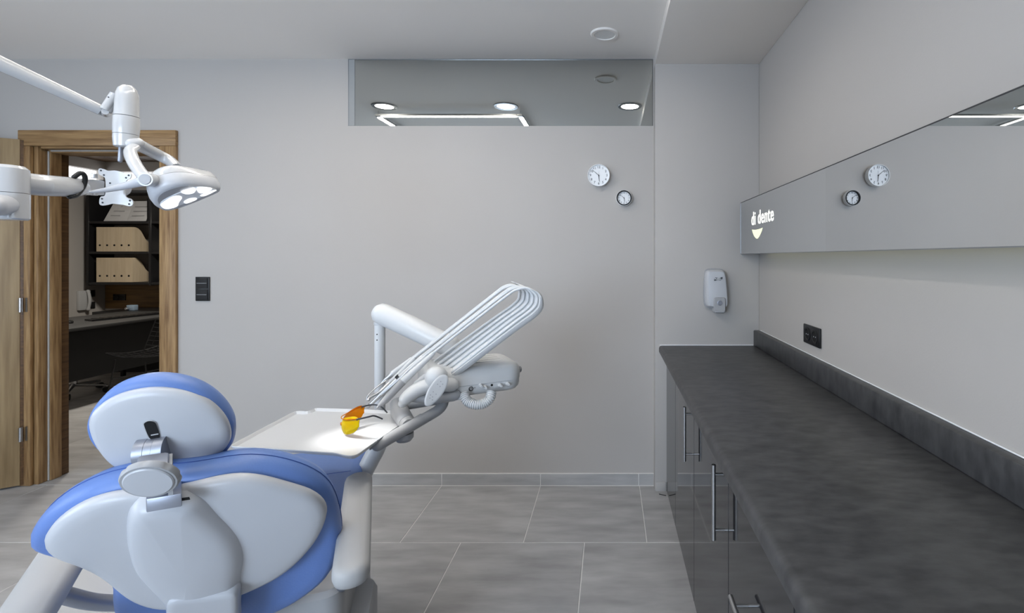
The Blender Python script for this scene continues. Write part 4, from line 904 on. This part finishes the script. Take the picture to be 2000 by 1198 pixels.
# side counter along the far wall, desk running towards the doorway
cx0, cx1 = OX0+0.42, -3.3
cn = thing('side_counter', ((cx0+cx1)/2, 6.15, 0), 'black side counter under the wall shelf in the office', 'counter')
obj('counter_top', MB().box(cx0, cx1, 5.86, OY1-0.021, 0.70, 0.735, 0.003), M_dkmetal, cn)
obj('counter_body', MB().box(cx0+0.03, cx1-0.03, 5.92, OY1-0.023, 0.001, 0.699), M_blackm, cn, smooth=False)
dk = thing('office_desk', (-5.25, 4.9, 0), 'black office desk with a full-width front panel behind the doorway', 'desk')
obj('desk_top', MB().box(-5.75, -4.82, 3.75, 5.80, 0.722, 0.752, 0.003), mat('dark_grey_desktop', (58, 58, 58), 0.45, vary=0.05), dk)
obj('front_panel', MB().box(-4.90, -4.87, 3.85, 5.75, 0.26, 0.721, 0.002), M_blackm, dk)
for x in (-5.70, -4.94):
    for y in (3.86, 5.70): obj('leg', MB().box(x, x+0.035, y, y+0.035, 0.001, 0.721, 0.002), M_dkmetal, dk)
# keyboard-like slim black device, paper on desk edge, small lit gadget
kd = thing('desk_keyboard', (-5.05, 5.3, 0.752), 'slim black keyboard lying across the office desk', 'keyboard')
ky = [V((-5.28, 4.92, 0.7525)), V((-5.14, 4.86, 0.7525)), V((-4.98, 5.62, 0.7525)), V((-5.10, 5.66, 0.7525))]
obj('keyboard_body', MB().prism(ky, (0, 0, 0.016)), M_black, kd, smooth=False)
for k in range(10):
    a_ = ky[0].lerp(ky[3], 0.06+k*0.088); b_ = ky[1].lerp(ky[2], 0.06+k*0.088); d_ = (ky[3]-ky[0]).normalized()*0.055
    obj('key_row', MB().prism([a_.lerp(b_, 0.1)+Z_*0.0162, a_.lerp(b_, 0.9)+Z_*0.0162, a_.lerp(b_, 0.9)+d_+Z_*0.0162, a_.lerp(b_, 0.1)+d_+Z_*0.0162], (0, 0, 0.004)), M_dkmetal, kd, smooth=False)
ms = tag(obj('computer_mouse', MB().lathe([(0.030, 0), (0.036, 0.010), (0.028, 0.026), (0.010, 0.033)], (-5.22, 4.72, 0.7525), Z_, 20), M_black), 'black computer mouse lying beside the keyboard on the office desk', 'mouse')
g0 = W(257, 604, 6.05)
gd = thing('desk_gadget', (g0.x, 6.05, 0.735), 'small pale blue box with a round knob on the black counter', 'gadget')
obj('box', MB().box(g0.x-0.045, g0.x+0.045, 6.03, 6.09, 0.7355, 0.80, 0.004), mat('pale_blue_plastic', (150, 170, 190), 0.4, vary=0.02), gd)
obj('round_knob', MB().lathe([(0.018, 0), (0.018, 0.03), (0.012, 0.035)], (g0.x-0.02, 6.029, 0.757), -Y_, 16), M_chrome, gd)
# wall telephone and sockets by the corner, socket in the oak panel
def osd(px, py): return onplane(px, py, V((OX0, 0, 0)), X_)
a_ = osd(160, 605); tl = thing('wall_telephone', (OX0, a_.y, a_.z), 'white wall telephone on the office side wall', 'telephone')
ty0, ty1 = osd(149, 590).y, osd(169, 590).y; tz0, tz1 = osd(158, 606).z, osd(158, 568).z
obj('base', MB().box(OX0+0.0005, OX0+0.04, ty0, ty1, tz0, tz1, 0.006), M_white, tl)
obj('receiver', MB().tube(spline([V((OX0+0.055, (ty0+ty1)/2+0.03, tz1-0.01)), V((OX0+0.075, (ty0+ty1)/2+0.03, (tz0+tz1)/2)), V((OX0+0.055, (ty0+ty1)/2+0.03, tz0+0.01))], 5), [0.022, 0.016, 0.016, 0.016, 0.016, 0.016, 0.016, 0.016, 0.016, 0.016, 0.022], 14, round_end=True), M_white, tl)
for lab, (ya, yb) in (('upper black switch plate beside the wall telephone', (567, 580)), ('lower black switch plate beside the wall telephone', (590, 603))):
    y0_, y1_ = osd(171, 580).y, osd(184.5, 580).y; z0_, z1_ = osd(177, yb).z, osd(177, ya).z
    s_ = thing('switch_plate', (OX0, (y0_+y1_)/2, z0_), lab, 'switch')
    obj('frame', MB().box(OX0+0.0005, OX0+0.011, y0_, y1_, z0_, z1_, 0.002), M_black, s_)
    obj('rocker', MB().box(OX0+0.0112, OX0+0.015, y0_+0.01, y1_-0.01, z0_+0.012, z1_-0.012, 0.001), M_blackm, s_)
a_, b_ = W(222, 587, OY1-0.021), W(246, 575, OY1-0.021)
s_ = thing('panel_socket', ((a_.x+b_.x)/2, OY1-0.021, a_.z), 'black double socket in the oak panel above the office counter', 'socket')
obj('frame', MB().box(a_.x, b_.x, OY1-0.032, OY1-0.0205, a_.z, b_.z, 0.002), M_black, s_)
for k in (0.27, 0.73): obj('socket_well', MB().lathe([(0.026, 0), (0.026, 0.002), (0.02, 0.002)], (a_.x+(b_.x-a_.x)*k, OY1-0.032, (a_.z+b_.z)/2), -Y_, 20), M_blackm, s_)

# wire-mesh chairs in the office
def wire_chair(o, yaw, label):
    c, s = math.cos(yaw), math.sin(yaw); ex, ey = V((c, s, 0)), V((-s, c, 0)); o = V(o)
    def p(x, y, z): return o+ex*x+ey*y+Z_*z
    t = thing('wire_chair', o, label, 'chair')
    def shell(u, v):       # u across -1..1, v 0 front edge .. 1 top of back
        w = 0.25*(1-0.10*v)
        if v < 0.5: a = v/0.5; y = 0.22-0.40*a; z = 0.455-0.03*math.sin(a*math.pi)+0.010*(1-a)
        else: a = (v-0.5)/0.5; y = -0.18-0.14*a; z = 0.455+0.34*a**0.9
        return p(u*w, y, z+0.035*u*u)
    nu, nv = 9, 16
    for i in range(nu+1):
        u = -1+2*i/nu; obj('wire', MB().tube([shell(u, k/nv) for k in range(nv+1)], 0.0028 if 0 < i < nu else 0.005, 5), M_dkmetal, t)
    for k in range(nv+1):
        v = k/nv; obj('wire', MB().tube([shell(-1+2*i/8, v) for i in range(9)], 0.0028 if 0 < k < nv else 0.005, 5), M_dkmetal, t)
    for sx in (-1, 1):
        obj('leg', MB().tube(spline([p(sx*0.20, 0.18, 0.43), p(sx*0.22, 0.21, 0.20), p(sx*0.235, 0.235, 0.02), p(sx*0.235, 0.18, 0.008), p(sx*0.235, -0.18, 0.008), p(sx*0.235, -0.24, 0.02), p(sx*0.22, -0.22, 0.20), p(sx*0.20, -0.16, 0.42)], 4), 0.0065, 8), M_dkmetal, t)
    obj('cross_bar', MB().tube([p(-0.215, 0.2, 0.25), p(0.215, 0.2, 0.25)], 0.0055, 8), M_dkmetal, t)
    return t
wire_chair((-4.42, 4.75, 0), math.radians(80), 'black wire mesh chair in front of the office desk')
so0 = V((-5.42, 4.95, 0))
stl = thing('rolling_stool', so0, 'black rolling stool with castors tucked behind the office desk', 'stool')
obj('seat', MB().lathe([(0.15, 0.43), (0.18, 0.445), (0.18, 0.48), (0.15, 0.50), (0.02, 0.505)], so0, Z_, 28), M_blackm, stl)
obj('column', MB().lathe([(0.026, 0.09), (0.026, 0.30), (0.016, 0.305), (0.016, 0.43)], so0, Z_, 16), M_chrome, stl)
for k in range(5):
    a = 2*math.pi*k/5+0.35; e = so0+V((math.cos(a)*0.26, math.sin(a)*0.26, 0))
    obj('base_arm', MB().tube([so0+Z_*0.10, e+Z_*0.075], [0.018, 0.012], 10), M_chrome, stl)
    c_ = obj('castor', MB().tube([e+V((-math.sin(a)*0.018, math.cos(a)*0.018, 0.03)), e+V((math.sin(a)*0.018, -math.cos(a)*0.018, 0.03))], 0.029, 16), M_black, stl)
    obj('castor_stem', MB().tube([e+Z_*0.055, e+Z_*0.075], 0.006, 8), M_chrome, c_)
